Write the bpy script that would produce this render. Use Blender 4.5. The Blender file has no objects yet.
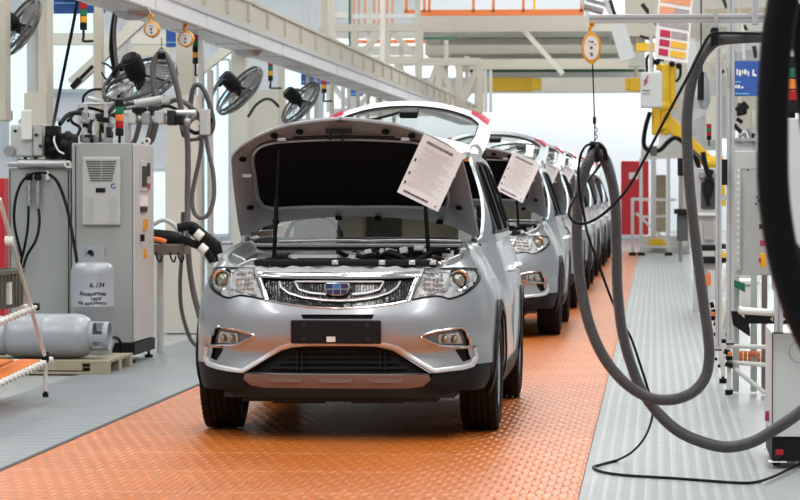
import bpy, bmesh, math, random
from mathutils import Vector, Matrix, Euler
from mathutils.geometry import delaunay_2d_cdt
random.seed(7)
PI = math.pi
SC = bpy.context.scene
COL = SC.collection

# ---------------------------------------------------------------- camera
F, CX, CY = 2900.0, 400.0, 250.0          # focal length in pixels of the 800 x 500 frame
VX, VY = 655.0, 188.0                     # where the conveyor line vanishes
H = 1.44                                  # height of the lens
pitch = math.atan((CY - VY) / F)
yaw = math.atan((VX - CX) * math.cos(pitch) / F)
cam = bpy.data.cameras.new('camera')
cam.sensor_width = 36.0
cam.lens = F * 36.0 / 800.0
cam.clip_start, cam.clip_end = 0.5, 400.0
cam.dof.use_dof = True
cam.dof.focus_distance = 17.0
cam.dof.aperture_fstop = 9.5
camo = bpy.data.objects.new('camera', cam)
camo.location = (0, 0, H)
camo.rotation_euler = (PI / 2 - pitch, 0, yaw)
COL.objects.link(camo)
SC.camera = camo

# ---------------------------------------------------------------- world, lights, exposure
SC.view_settings.view_transform = 'Standard'
SC.view_settings.look = 'None'
SC.view_settings.gamma = 1.0
SC.view_settings.use_curve_mapping = False
SC.view_settings.exposure = 0.14
SC.cycles.use_denoising = True
SC.cycles.max_bounces = 8
SC.cycles.transparent_max_bounces = 16
SC.cycles.caustics_reflective = False
SC.cycles.caustics_refractive = False
SC.cycles.sample_clamp_indirect = 6.0
world = bpy.data.worlds.new('hall_daylight')
SC.world = world
world.use_nodes = True
bg = world.node_tree.nodes['Background']
bg.inputs[0].default_value = (0.93, 0.96, 1.0, 1)
bg.inputs[1].default_value = 0.30


def area(name, loc, sx, sy, power, rot=(0, 0, 0), col=(1, 1, 1)):
    l = bpy.data.lights.new(name, 'AREA')
    l.shape = 'RECTANGLE'
    l.size, l.size_y = sx, sy
    l.energy = power
    l.color = col
    o = bpy.data.objects.new(name, l)
    o.location = loc
    o.rotation_euler = rot
    COL.objects.link(o)
    return o


for yy in (4, 14, 24, 36, 50, 66, 82):      # rows of hall lamps high above the line
    for xx in (-9.0, -1.8, 4.2):
        area('hall_lamp', (xx, yy, 8.6), 1.2, 5.5, 235 if yy < 60 else 200, col=(1.0, 0.98, 0.95))
for xx in (-24, -16, -8, 0, 7):              # unseen fill lights, added to whiten the far wall
    area('wall_fill', (xx, 92, 8.2), 5, 1.2, 360, rot=(math.radians(50), 0, 0))

# ---------------------------------------------------------------- pixel helpers (build time only: find the real place of a thing from its depth)
_R = camo.rotation_euler.to_matrix()


def at(px, py, Y):
    d = _R @ Vector(((px - CX) / F, (CY - py) / F, -1.0))
    t = Y / d.y
    return Vector((d.x * t, Y, H + d.z * t))


def ground(px, py):
    d = _R @ Vector(((px - CX) / F, (CY - py) / F, -1.0))
    t = -H / d.z
    return Vector((d.x * t, d.y * t, 0))


def px2m(Y):
    return Y / F


# ---------------------------------------------------------------- mesh helpers
def spline(pts, n=8, closed=False):
    P = [Vector(p) for p in pts]
    if len(P) < 3:
        return P
    out = []
    N = len(P)
    rng = range(N) if closed else range(N - 1)
    for i in rng:
        if closed:
            p0, p1, p2, p3 = P[i - 1], P[i], P[(i + 1) % N], P[(i + 2) % N]
        else:
            p0 = P[i - 1] if i > 0 else P[0] * 2 - P[1]
            p1, p2 = P[i], P[i + 1]
            p3 = P[i + 2] if i + 2 < N else P[-1] * 2 - P[-2]
        for k in range(n):
            t = k / n
            out.append(0.5 * ((2 * p1) + (p2 - p0) * t + (2 * p0 - 5 * p1 + 4 * p2 - p3) * t * t + (3 * p1 - p0 - 3 * p2 + p3) * t ** 3))
    if not closed:
        out.append(P[-1].copy())
    return out


def resample(pts, step):
    out = [pts[0].copy()]
    acc = 0.0
    for a, b in zip(pts, pts[1:]):
        L = (b - a).length
        if L < 1e-9:
            continue
        while acc + L >= step:
            t = (step - acc) / L
            a = a.lerp(b, t)
            out.append(a.copy())
            L = (b - a).length
            acc = 0.0
        acc += L
    if (out[-1] - pts[-1]).length > step * 0.2:
        out.append(pts[-1].copy())
    return out


def axes(d):
    d = Vector(d).normalized()
    u = d.cross(Vector((0, 0, 1)))
    if u.length < 1e-3:
        u = d.cross(Vector((1, 0, 0)))
    u.normalize()
    return u, d.cross(u).normalized(), d


class MB:
    def __init__(s):
        s.v, s.f, s.m, s.s = [], [], [], []

    def add(s, vs, fs, sm=False, m=0):
        b = len(s.v)
        s.v += [tuple(v) for v in vs]
        for f in fs:
            s.f.append([b + i for i in f])
            s.m.append(m)
            s.s.append(sm)
        return s

    def box(s, c, d, rot=None, m=0):
        c = Vector(c)
        x, y, z = d[0] / 2, d[1] / 2, d[2] / 2
        vs = [Vector((i, j, k)) for i in (-x, x) for j in (-y, y) for k in (-z, z)]
        if rot is not None:
            M = rot if isinstance(rot, Matrix) else Euler(rot).to_matrix()
            vs = [M @ v for v in vs]
        return s.add([c + v for v in vs], [(0, 1, 3, 2), (4, 6, 7, 5), (0, 4, 5, 1), (2, 3, 7, 6), (0, 2, 6, 4), (1, 5, 7, 3)], False, m)

    def lohi(s, a, b, m=0):
        a, b = Vector(a), Vector(b)
        return s.box((a + b) / 2, [abs(q) for q in (b - a)], None, m)

    def bar(s, p, q, w, h=None, m=0):
        p, q = Vector(p), Vector(q)
        u, n, d = axes(q - p)
        h = h or w
        M = Matrix((u, n, d)).transposed()
        return s.box((p + q) / 2, (w, h, (q - p).length), M, m)

    def cyl(s, p, q, r, r2=None, n=16, m=0, caps=True):
        p, q = Vector(p), Vector(q)
        r2 = r if r2 is None else r2
        u, w, d = axes(q - p)
        ring = lambda c, rr: [c + (u * math.cos(2 * PI * i / n) + w * math.sin(2 * PI * i / n)) * rr for i in range(n)]
        vs = ring(p, r) + ring(q, r2)
        s.add(vs, [(i, (i + 1) % n, n + (i + 1) % n, n + i) for i in range(n)], True, m)
        if caps:
            s.add(ring(p, r), [tuple(range(n))[::-1]], False, m)
            s.add(ring(q, r2), [tuple(range(n))], False, m)
        return s

    def tube(s, pts, r, n=8, sub=6, closed=False, m=0, raw=False):
        P = [Vector(p) for p in pts]
        if not raw:
            P = spline(P, sub, closed) if len(P) > 2 else P
        N = len(P)
        rad = r if callable(r) else (lambda i: r)
        vs, fs = [], []
        t = (P[1] - P[0]).normalized()
        u, w, _ = axes(t)
        for i, p in enumerate(P):
            if closed:
                t2 = (P[(i + 1) % N] - P[i - 1]).normalized()
            else:
                t2 = (P[min(i + 1, N - 1)] - P[max(i - 1, 0)]).normalized()
            q = t.rotation_difference(t2)
            u = (q @ u).normalized()
            t = t2
            w = t.cross(u).normalized()
            rr = rad(i)
            vs += [p + (u * math.cos(2 * PI * k / n) + w * math.sin(2 * PI * k / n)) * rr for k in range(n)]
        for i in range(N if closed else N - 1):
            a, b = i * n, ((i + 1) % N) * n
            fs += [(a + k, a + (k + 1) % n, b + (k + 1) % n, b + k) for k in range(n)]
        s.add(vs, fs, True, m)
        if not closed:
            s.add(vs[:n], [tuple(range(n))[::-1]], False, m)
            s.add(vs[-n:], [tuple(range(n))], False, m)
        return s

    def lathe(s, prof, c, d, n=32, m=0, closed=False):
        """prof: (radius, distance along d)"""
        c = Vector(c)
        u, w, d = axes(d)
        vs = []
        for r, h in prof:
            vs += [c + d * h + (u * math.cos(2 * PI * k / n) + w * math.sin(2 * PI * k / n)) * r for k in range(n)]
        fs = []
        L = len(prof)
        for i in range(L if closed else L - 1):
            a, b = i * n, ((i + 1) % L) * n
            fs += [(a + k, a + (k + 1) % n, b + (k + 1) % n, b + k) for k in range(n)]
        return s.add(vs, fs, True, m)

    def ball(s, c, r, n=12, m=0, sq=(1, 1, 1)):
        c = Vector(c)
        k = n // 2
        vs = [c + Vector((0, 0, r * sq[2]))]
        for i in range(1, k):
            a = PI * i / k
            vs += [c + Vector((r * sq[0] * math.sin(a) * math.cos(2 * PI * j / n), r * sq[1] * math.sin(a) * math.sin(2 * PI * j / n), r * sq[2] * math.cos(a))) for j in range(n)]
        vs.append(c - Vector((0, 0, r * sq[2])))
        fs = [(0, 1 + j, 1 + (j + 1) % n) for j in range(n)]
        for i in range(k - 2):
            a, b = 1 + i * n, 1 + (i + 1) * n
            fs += [(a + j, b + j, b + (j + 1) % n, a + (j + 1) % n) for j in range(n)]
        a = 1 + (k - 2) * n
        fs += [(a + j, len(vs) - 1, a + (j + 1) % n) for j in range(n)]
        return s.add(vs, fs, True, m)

    def prism(s, poly, frm, th, m=0):
        """poly: 2-D outline; frm(u, v, h) -> point; extruded from h=0 to h=th"""
        n = len(poly)
        vs = [frm(u, v, 0) for u, v in poly] + [frm(u, v, th) for u, v in poly]
        fs = [tuple(range(n))[::-1], tuple(range(n, 2 * n))]
        fs += [(i, (i + 1) % n, n + (i + 1) % n, n + i) for i in range(n)]
        return s.add(vs, fs, False, m)

    def patch(s, outline, fn, step=0.04, holes=(), m=0):
        """a sheet: 2-D outline (with holes) filled with a fine triangle grid, every point sent through fn"""
        def dens(poly):
            out = []
            for i in range(len(poly)):
                a, b = Vector(poly[i]), Vector(poly[(i + 1) % len(poly)])
                k = max(1, int((b - a).length / step))
                out += [a.lerp(b, j / k) for j in range(k)]
            return out
        rings = [dens(outline)] + [dens(h) for h in holes]
        pts, edges = [], []
        for r in rings:
            b = len(pts)
            pts += r
            edges += [(b + i, b + (i + 1) % len(r)) for i in range(len(r))]

        def inside(p, poly):
            c = False
            j = len(poly) - 1
            for i in range(len(poly)):
                a, b = poly[i], poly[j]
                if (a[1] > p[1]) != (b[1] > p[1]) and p[0] < (b[0] - a[0]) * (p[1] - a[1]) / (b[1] - a[1]) + a[0]:
                    c = not c
                j = i
            return c
        bx = [p[0] for p in outline]
        by = [p[1] for p in outline]
        near = {}
        for p in pts:
            near.setdefault((int(p.x // step), int(p.y // step)), []).append(p)
        y = min(by) + step / 2
        row = 0
        while y < max(by):
            x = min(bx) + step * (0.5 if row % 2 else 0.99)
            while x < max(bx):
                q = Vector((x, y))
                if inside(q, outline) and not any(inside(q, h) for h in holes):
                    gi, gj = int(x // step), int(y // step)
                    if not any((q - o).length < step * 0.55 for a in (-1, 0, 1) for b in (-1, 0, 1) for o in near.get((gi + a, gj + b), ())):
                        pts.append(q)
                x += step
            y += step
            row += 1
        vs, es, fs, _, _, _ = delaunay_2d_cdt(pts, edges, [], 0, 1e-6)
        keep = []
        for f in fs:
            c = (vs[f[0]] + vs[f[1]] + vs[f[2]]) / 3
            if inside(c, outline) and not any(inside(c, h) for h in holes):
                keep.append(f)
        return s.add([fn(v.x, v.y) for v in vs], keep, True, m)

    def mirror(s):
        n = len(s.v)
        s.v += [(-x, y, z) for x, y, z in s.v[:n]]
        k = len(s.f)
        for i in range(k):
            s.f.append([n + j for j in reversed(s.f[i])])
            s.m.append(s.m[i])
            s.s.append(s.s[i])
        return s

    def build(s, name, mats, parent=None, bevel=0, solid=0, sharp=40, seg=2, weld=False):
        me = bpy.data.meshes.new(name)
        ox = Vector((0, 0, 0))
        if parent is not None:
            p = parent
            while p is not None:
                ox = ox + p.location
                p = p.parent
        else:
            lo = [min(v[i] for v in s.v) for i in range(3)]
            hi = [max(v[i] for v in s.v) for i in range(3)]
            ox = Vector(((lo[0] + hi[0]) / 2, (lo[1] + hi[1]) / 2, lo[2]))
        me.from_pydata([(v[0] - ox.x, v[1] - ox.y, v[2] - ox.z) for v in s.v], [], s.f)
        for mt in (mats if isinstance(mats, (list, tuple)) else [mats]):
            me.materials.append(mt)
        me.polygons.foreach_set('material_index', s.m)
        me.polygons.foreach_set('use_smooth', s.s)
        me.update()
        me.validate()
        if any(s.s):
            bm = bmesh.new()
            bm.from_mesh(me)
            bmesh.ops.remove_doubles(bm, verts=bm.verts, dist=1e-5)
            bmesh.ops.recalc_face_normals(bm, faces=bm.faces)
            bm.to_mesh(me)
            bm.free()
            me.set_sharp_from_angle(angle=math.radians(sharp))
        o = bpy.data.objects.new(name, me)
        COL.objects.link(o)
        if parent is not None:
            o.parent = parent
        else:
            o.location = ox
        if solid:
            md = o.modifiers.new('thickness', 'SOLIDIFY')
            md.thickness = solid
            md.offset = 0
            if any(s.s):
                es = o.modifiers.new('crisp_edges', 'EDGE_SPLIT')
                es.split_angle = math.radians(40)
        if bevel:
            md = o.modifiers.new('bevel', 'BEVEL')
            md.width = bevel
            md.segments = seg
            md.limit_method = 'ANGLE'
            md.angle_limit = math.radians(40)
        return o


def tag(o, label, cat, group=None):
    o['label'] = label
    o['category'] = cat
    if group:
        o['group'] = group
    return o


def thing(name, loc, label, cat, group=None):
    o = bpy.data.objects.new(name, None)
    o.empty_display_size = 0.2
    COL.objects.link(o)
    o.location = loc
    return tag(o, label, cat, group)


def struct(o):
    o['kind'] = 'structure'
    return o


def kids(o):
    return [c for c in COL.objects if c.parent == o]


def copy_tree(o, parent=None):
    c = o.copy()
    COL.objects.link(c)
    c.parent = parent
    for ch in kids(o):
        copy_tree(ch, c)
    return c


# ---------------------------------------------------------------- materials
def M(name, col, rough=0.5, metal=0.0, var=0.06, scale=6.0, bump=0.0, coat=0.0, emit=0.0, spec=0.5, trans=0.0, bscale=None):
    m = bpy.data.materials.new(name)
    m.use_nodes = True
    nt = m.node_tree
    b = nt.nodes['Principled BSDF']
    tc = nt.nodes.new('ShaderNodeTexCoord')
    nz = nt.nodes.new('ShaderNodeTexNoise')
    nz.inputs['Scale'].default_value = scale
    nz.inputs['Detail'].default_value = 4
    nt.links.new(tc.outputs['Object'], nz.inputs['Vector'])
    mix = nt.nodes.new('ShaderNodeMix')
    mix.data_type = 'RGBA'
    mix.inputs[6].default_value = (*[c * (1 - var) for c in col], 1)
    mix.inputs[7].default_value = (*[min(1, c * (1 + var)) for c in col], 1)
    nt.links.new(nz.outputs['Fac'], mix.inputs[0])
    nt.links.new(mix.outputs[2], b.inputs['Base Color'])
    b.inputs['Roughness'].default_value = rough
    b.inputs['Metallic'].default_value = metal
    b.inputs['Specular IOR Level'].default_value = spec
    b.inputs['Coat Weight'].default_value = coat
    b.inputs['Coat Roughness'].default_value = 0.05
    b.inputs['Transmission Weight'].default_value = trans
    if emit:
        nt.links.new(mix.outputs[2], b.inputs['Emission Color'])
        b.inputs['Emission Strength'].default_value = emit
    if bump:
        n2 = nz
        if bscale:
            n2 = nt.nodes.new('ShaderNodeTexNoise')
            n2.inputs['Scale'].default_value = bscale
            nt.links.new(tc.outputs['Object'], n2.inputs['Vector'])
        bp = nt.nodes.new('ShaderNodeBump')
        bp.inputs['Strength'].default_value = bump
        bp.inputs['Distance'].default_value = 0.01
        nt.links.new(n2.outputs['Fac'], bp.inputs['Height'])
        nt.links.new(bp.outputs['Normal'], b.inputs['Normal'])
    return m


def glass(name, tint, alpha, rough=0.02, ior=1.5):
    """a window pane: what lies behind shows through tinted, with a mirror sheen on top"""
    m = bpy.data.materials.new(name)
    m.use_nodes = True
    nt = m.node_tree
    nt.nodes.remove(nt.nodes['Principled BSDF'])
    out = nt.nodes['Material Output']
    tr = nt.nodes.new('ShaderNodeBsdfTransparent')
    tr.inputs[0].default_value = (*[c * alpha for c in tint], 1)
    gl = nt.nodes.new('ShaderNodeBsdfGlossy')
    gl.inputs['Roughness'].default_value = rough
    fr = nt.nodes.new('ShaderNodeFresnel')
    fr.inputs[0].default_value = ior
    mx = nt.nodes.new('ShaderNodeMixShader')
    nt.links.new(fr.outputs[0], mx.inputs[0])
    nt.links.new(tr.outputs[0], mx.inputs[1])
    nt.links.new(gl.outputs[0], mx.inputs[2])
    nt.links.new(mx.outputs[0], out.inputs[0])
    return m


X = {}
X['paint'] = M('silver_car_paint', (0.42, 0.445, 0.475), 0.30, 0.65, 0.02, 40, coat=0.6)
X['paint_in'] = M('silver_primer_coat', (0.32, 0.325, 0.335), 0.38, 0.35, 0.04, 20)
X['chrome'] = M('chrome_trim', (0.72, 0.72, 0.73), 0.12, 1.0, 0.02, 10)
X['satin'] = M('satin_silver_trim', (0.72, 0.73, 0.74), 0.32, 0.5, 0.03, 10)
X['black'] = M('black_plastic', (0.012, 0.012, 0.013), 0.5, 0, 0.2, 30, spec=0.16)
X['blackmat'] = M('black_felt', (0.008, 0.008, 0.009), 0.95, 0, 0.3, 60, bump=0.4, spec=0.1)
X['rubber'] = M('tyre_rubber', (0.013, 0.013, 0.014), 0.65, 0, 0.2, 20, spec=0.18)
X['dark'] = M('dark_underbody', (0.018, 0.018, 0.018), 0.8, 0, 0.3, 8)
X['skid'] = M('satin_skid_plate', (0.23, 0.185, 0.17), 0.45, 0.4, 0.04, 10)
X['alloy'] = M('alloy_wheel', (0.62, 0.63, 0.64), 0.25, 0.9, 0.04, 10)
X['lamp_in'] = M('lamp_reflector', (0.84, 0.86, 0.88), 0.25, 0.12, 0.08, 60, bump=0.5, bscale=90)
X['lens'] = glass('lamp_glass', (1, 1, 1), 0.97, ior=1.25)
X['bulb'] = M('projector_lens', (0.34, 0.34, 0.27), 0.05, 0.5, 0.1, 20, coat=1)
X['wind'] = glass('windscreen_glass', (0.90, 0.95, 0.93), 0.92)
X['tint'] = glass('tinted_glass', (0.30, 0.33, 0.34), 0.5)
X['red'] = M('red_lamp', (0.62, 0.05, 0.10), 0.15, 0, 0.1, 20, coat=1)
X['blue_enamel'] = M('blue_enamel', (0.05, 0.22, 0.58), 0.15, 0.2, 0.1, 30, coat=1)
X['black_enamel'] = M('black_enamel', (0.035, 0.04, 0.11), 0.12, 0.2, 0.1, 30, coat=1)
X['white_st'] = M('white_sticker', (0.8, 0.76, 0.76), 0.6, 0, 0.04, 30)
X['alu'] = M('aluminium_profile', (0.66, 0.66, 0.67), 0.34, 0.55, 0.05, 12)
X['gloss_black'] = M('film_wrapped_black', (0.012, 0.012, 0.014), 0.12, 0, 0.2, 30, bump=0.55, bscale=16, coat=0.6, spec=0.6)
X['gate_glare'] = M('white_protective_film', (0.86, 0.86, 0.87), 0.3, 0, 0.02, 10, coat=0.3)  # lit version of the tailgate paint, overhead glare put into the colour
X['plenum'] = M('grey_plenum', (0.36, 0.365, 0.37), 0.4, 0.2, 0.1, 12)
X['cast'] = M('cast_metal', (0.42, 0.42, 0.42), 0.38, 0.8, 0.15, 25, bump=0.3)
X['wood_dash'] = M('interior_beige', (0.50, 0.42, 0.32), 0.7, 0, 0.15, 10)
X['seat'] = M('seat_fabric', (0.10, 0.09, 0.08), 0.9, 0, 0.2, 30)
X['orange_bit'] = M('orange_plastic', (0.85, 0.22, 0.04), 0.45, 0, 0.06, 12)
X['film'] = M('pale_blue_film', (0.25, 0.65, 0.85), 0.2, 0, 0.15, 15, coat=0.5)

# =================================================================== THE SETTING
def floor_mat(name, base, dark, rough, px, py, strength, metal=0.0, lines=None, wear=0.25, dist=0.012, spec=0.22):
    """studded or ribbed flooring: bumps on a regular pitch (px, py metres; 0 = continuous ribs), worn in patches"""
    m = bpy.data.materials.new(name)
    m.use_nodes = True
    nt = m.node_tree
    N, L = nt.nodes, nt.links
    b = N['Principled BSDF']
    tc = N.new('ShaderNodeTexCoord')
    sx = N.new('ShaderNodeSeparateXYZ')
    L.new(tc.outputs['Object'], sx.inputs[0])

    def math_(op, a, c=None):
        n = N.new('ShaderNodeMath')
        n.operation = op
        for i, q in enumerate((a, c)):
            if q is None:
                continue
            if isinstance(q, (int, float)):
                n.inputs[i].default_value = q
            else:
                L.new(q, n.inputs[i])
        return n.outputs[0]
    hx = math_('SINE', math_('MULTIPLY', sx.outputs[0], 2 * PI / px)) if px else None
    hy = math_('SINE', math_('MULTIPLY', sx.outputs[1], 2 * PI / py)) if py else None
    h = math_('MULTIPLY', hx, hy) if (px and py) else (hx or hy)
    h = math_('MAXIMUM', h, 0.0)
    h = math_('POWER', h, 0.6)
    nz = N.new('ShaderNodeTexNoise')
    nz.inputs['Scale'].default_value = 1.3
    nz.inputs['Detail'].default_value = 6
    L.new(tc.outputs['Object'], nz.inputs['Vector'])
    nz2 = N.new('ShaderNodeTexNoise')
    nz2.inputs['Scale'].default_value = 9
    nz2.inputs['Detail'].default_value = 3
    L.new(tc.outputs['Object'], nz2.inputs['Vector'])
    ramp = N.new('ShaderNodeMix')
    ramp.data_type = 'RGBA'
    ramp.inputs[6].default_value = (*dark, 1)
    ramp.inputs[7].default_value = (*base, 1)
    f = math_('ADD', math_('MULTIPLY', nz.outputs['Fac'], wear * 2), math_('MULTIPLY', nz2.outputs['Fac'], wear))
    f = math_('ADD', f, math_('MULTIPLY', h, 0.45))
    f = math_('MINIMUM', f, 1.0)
    L.new(f, ramp.inputs[0])
    col = ramp.outputs[2]
    if lines:
        pitch_, wid, lc, axis = lines
        fr = math_('FRACT', math_('DIVIDE', sx.outputs[axis], pitch_))
        k = math_('LESS_THAN', fr, wid / pitch_)
        mx = N.new('ShaderNodeMix')
        mx.data_type = 'RGBA'
        L.new(k, mx.inputs[0])
        L.new(col, mx.inputs[6])
        mx.inputs[7].default_value = (*lc, 1)
        col = mx.outputs[2]
    L.new(col, b.inputs['Base Color'])
    b.inputs['Metallic'].default_value = metal
    b.inputs['Specular IOR Level'].default_value = spec
    r = math_('ADD', math_('MULTIPLY', nz2.outputs['Fac'], 0.2), rough - 0.1)
    L.new(r, b.inputs['Roughness'])
    bp = N.new('ShaderNodeBump')
    bp.inputs['Strength'].default_value = strength
    bp.inputs['Distance'].default_value = dist
    L.new(h, bp.inputs['Height'])
    L.new(bp.outputs['Normal'], b.inputs['Normal'])
    return m


X['orange_floor'] = floor_mat('orange_conveyor_plates', (0.66, 0.19, 0.032), (0.33, 0.073, 0.010), 0.36, 0.075, 0.30, 0.8, lines=(1.02, 0.018, (0.70, 0.32, 0.17), 1))
X['grating'] = floor_mat('grey_plate_floor', (0.33, 0.355, 0.36), (0.19, 0.207, 0.215), 0.42, 0.066, 0.0, 0.22, 0.1, lines=(1.53, 0.02, (0.24, 0.25, 0.26), 1))
X['grating_left'] = floor_mat('grey_ribbed_plate_floor', (0.25, 0.275, 0.29), (0.15, 0.167, 0.18), 0.42, 0.0, 0.21, 0.4, 0.1, lines=(1.53, 0.02, (0.22, 0.24, 0.25), 1))
X['concrete'] = M('pale_painted_floor', (0.36, 0.38, 0.38), 0.26, 0, 0.10, 1.2, spec=0.3)
X['white'] = M('white_wall', (0.70, 0.735, 0.775), 0.8, 0, 0.03, 0.5)
X['beige'] = M('cream_painted_steel', (0.56, 0.525, 0.445), 0.55, 0, 0.05, 2)
X['cream'] = M('pale_cream_steel', (0.66, 0.635, 0.57), 0.55, 0, 0.05, 2)
X['grey_st'] = M('grey_painted_steel', (0.50, 0.52, 0.52), 0.5, 0, 0.05, 3)
X['green'] = M('green_painted_steel', (0.05, 0.16, 0.08), 0.5, 0, 0.08, 3)
X['yellow'] = M('yellow_paint', (0.82, 0.50, 0.015), 0.4, 0, 0.06, 4)
X['orange_rail'] = M('orange_paint', (0.80, 0.20, 0.05), 0.45, 0, 0.06, 4)
X['daylight'] = M('bright_daylit_pane', (0.70, 0.86, 0.97), 0.4, 0, 0.12, 0.6, emit=0.62)
X['curb'] = M('dark_joint_strip', (0.03, 0.03, 0.03), 0.7, 0, 0.2, 10)

bl, br_ = -3.31, -0.355
g0, g1 = 6.0, 66.0
struct(MB().lohi((-30, 3, -0.2), (12, 100, -0.012)).build('floor', X['concrete']))
struct(MB().lohi((bl, g0, -0.011), (br_, g1, 0.0)).build('floor_orange_conveyor', X['orange_floor']))
struct(MB().lohi((br_ + 0.005, g0, -0.011), (0.52, g1, 0.0)).build('floor_grey_walkway', X['grating']))
struct(MB().lohi((bl - 1.12, g0, -0.011), (bl - 0.03, g1, 0.0)).build('floor_ribbed_walkway', X['grating_left']))
struct(MB().lohi((bl - 0.03, g0, -0.011), (bl, g1, 0.004)).build('trim_belt_edge', X['curb']))
struct(MB().lohi((-32, 97, 0), (14, 97.4, 12)).build('wall_back', X['white']))
struct(MB().lohi((-32, 3, 11.0), (14, 97, 11.3)).build('ceiling', X['cream']))
X['added_skylight'] = M('added_skylight_pane', (0.92, 0.97, 1.0), 0.4, 0, 0.02, 1, emit=4.0)
k = 0
for yy in range(4, 92, 11):                      # unseen roof lights, added to brighten the ceiling reflected in the cars
    for xx in (-15.0, -5.0, 3.0):
        k += 1
        w = struct(MB().lohi((xx - 1.6, yy, 10.94), (xx + 1.6, yy + 6.5, 10.99)).build('window_%d' % (100 + k), X['added_skylight']))
        MB().lohi((xx - 1.7, yy - 0.1, 10.90), (xx - 1.6, yy + 6.6, 10.99)).lohi((xx + 1.6, yy - 0.1, 10.90), (xx + 1.7, yy + 6.6, 10.99)).build('window_frame', X['cream'], w)

# =================================================================== THE CAR (built once at the origin, then copied down the line)
XC, Y0 = -1.80, 16.34
PLAN = [(-0.30, 0.014), (0, 0), (0.30, 0.014), (0.52, 0.055), (0.68, 0.125), (0.79, 0.235), (0.850, 0.40), (0.874, 0.60), (0.886, 0.92), (0.888, 1.4),
        (0.888, 2.3), (0.885, 3.1), (0.88, 3.6), (0.86, 4.0), (0.80, 4.25), (0.66, 4.40), (0.35, 4.46), (0, 4.48), (-0.35, 4.46)]
_pl = spline([(x, y, 0) for x, y in PLAN], 24)
_pl = _pl[24:-24]
_S = [0.0]
for _a, _b in zip(_pl, _pl[1:]):
    _S.append(_S[-1] + (_b - _a).length)
SMAX = _S[-1]


def _interp(tab, q):
    if q <= tab[0][0]:
        return tab[0][1]
    for (a, va), (b, vb) in zip(tab, tab[1:]):
        if q <= b:
            return va + (vb - va) * (q - a) / (b - a)
    return tab[-1][1]


def _smooth(tab, n=6):
    """a tabulated curve turned into a dense smooth one"""
    p = spline([(a, b, 0) for a, b in tab], n)
    return [(q.x, q.y) for q in p]


import bisect


def plan(s):
    s = min(max(s, 0.0), SMAX)
    i = min(max(bisect.bisect_left(_S, s) - 1, 0), len(_pl) - 2)
    t = (s - _S[i]) / (_S[i + 1] - _S[i])
    p = _pl[i].lerp(_pl[i + 1], t)
    d = (_pl[min(i + 2, len(_pl) - 1)] - _pl[max(i - 1, 0)]).normalized()
    return p, Vector((-d.y, d.x, 0))


def s_of_y(y):
    lo, hi = 0.2, SMAX - 0.3
    for _ in range(40):
        m = (lo + hi) / 2
        if plan(m)[0].y < y:
            lo = m
        else:
            hi = m
    return lo


OF = _smooth([(0.2, 0.06), (0.28, 0.015), (0.36, 0.0), (0.44, 0.018), (0.50, 0.03), (0.56, 0.006), (0.62, 0.0), (0.70, 0.006), (0.78, 0.028), (0.86, 0.055), (0.92, 0.07), (0.96, 0.085), (1.0, 0.13), (1.06, 0.2), (1.12, 0.3)])
OS = _smooth([(0.2, 0.06), (0.3, 0.02), (0.42, 0.0), (0.55, 0.0), (0.66, 0.002), (0.75, 0.012), (0.85, 0.038), (0.92, 0.07), (0.98, 0.10), (1.03, 0.13), (1.08, 0.165), (1.12, 0.22)])
OD = _smooth([(0.2, 0.06), (0.3, 0.02), (0.42, 0.012), (0.55, 0.016), (0.66, 0.012), (0.78, 0.0), (0.86, 0.006), (0.92, 0.02), (0.98, 0.04), (1.04, 0.06), (1.08, 0.075), (1.12, 0.09)])
OR = _smooth([(0.2, 0.06), (0.3, 0.02), (0.42, 0.0), (0.55, -0.006), (0.66, -0.006), (0.78, 0.0), (0.86, 0.006), (0.92, 0.02), (0.98, 0.04), (1.04, 0.06), (1.08, 0.075), (1.12, 0.09)])
sA, sB, sC, sD, sE, sF = s_of_y(0.10), s_of_y(0.50), s_of_y(1.15), s_of_y(1.9), s_of_y(2.75), s_of_y(3.25)


def _st(a, b, q):
    t = min(1, max(0, (q - a) / (b - a)))
    return t * t * (3 - 2 * t)


def off(s, z):
    f = _interp(OF, z)
    sd = _interp(OS, z)
    d = _interp(OD, z)
    r = _interp(OR, z)
    q = f + (sd - f) * _st(sA, sB, s)
    q = q + (d - q) * _st(sC, sD, s)
    return q + (r - q) * _st(sE, sF, s)


def SP(s, z, push=0.0):
    """a point on the body skin; push > 0 is outward"""
    a = abs(s)
    p, n = plan(a)
    q = p + n * (off(a, z) - push)
    return Vector((-q.x if s < 0 else q.x, q.y, z))


def skin(push=0.0):
    return lambda s, z: SP(s, z, push)


def tr(px, py):
    """where the sight line through a photo pixel meets the skin of the front car -> (s, z)"""
    Y = Y0 + 0.1
    s = z = 0
    for _ in range(14):
        w = at(px, py, Y)
        x, z = w.x - XC, w.z
        lo, hi = 0.0, sB + 0.25
        for _k in range(30):
            m = (lo + hi) / 2
            if SP(m, z).x < abs(x):
                lo = m
            else:
                hi = m
        s = lo
        Y = Y0 + SP(s, z).y
    return (s if x >= 0 else -s, z)


def T(pts):
    return [tr(*p) for p in pts]


def both(half):
    """right half outline from the middle top, clockwise, closed across to its mirror image"""
    return list(half) + [(-s, z) for s, z in reversed(half) if abs(s) > 1e-4]


def mir(pts):
    return [(-s, z) for s, z in reversed(pts)]


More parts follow.
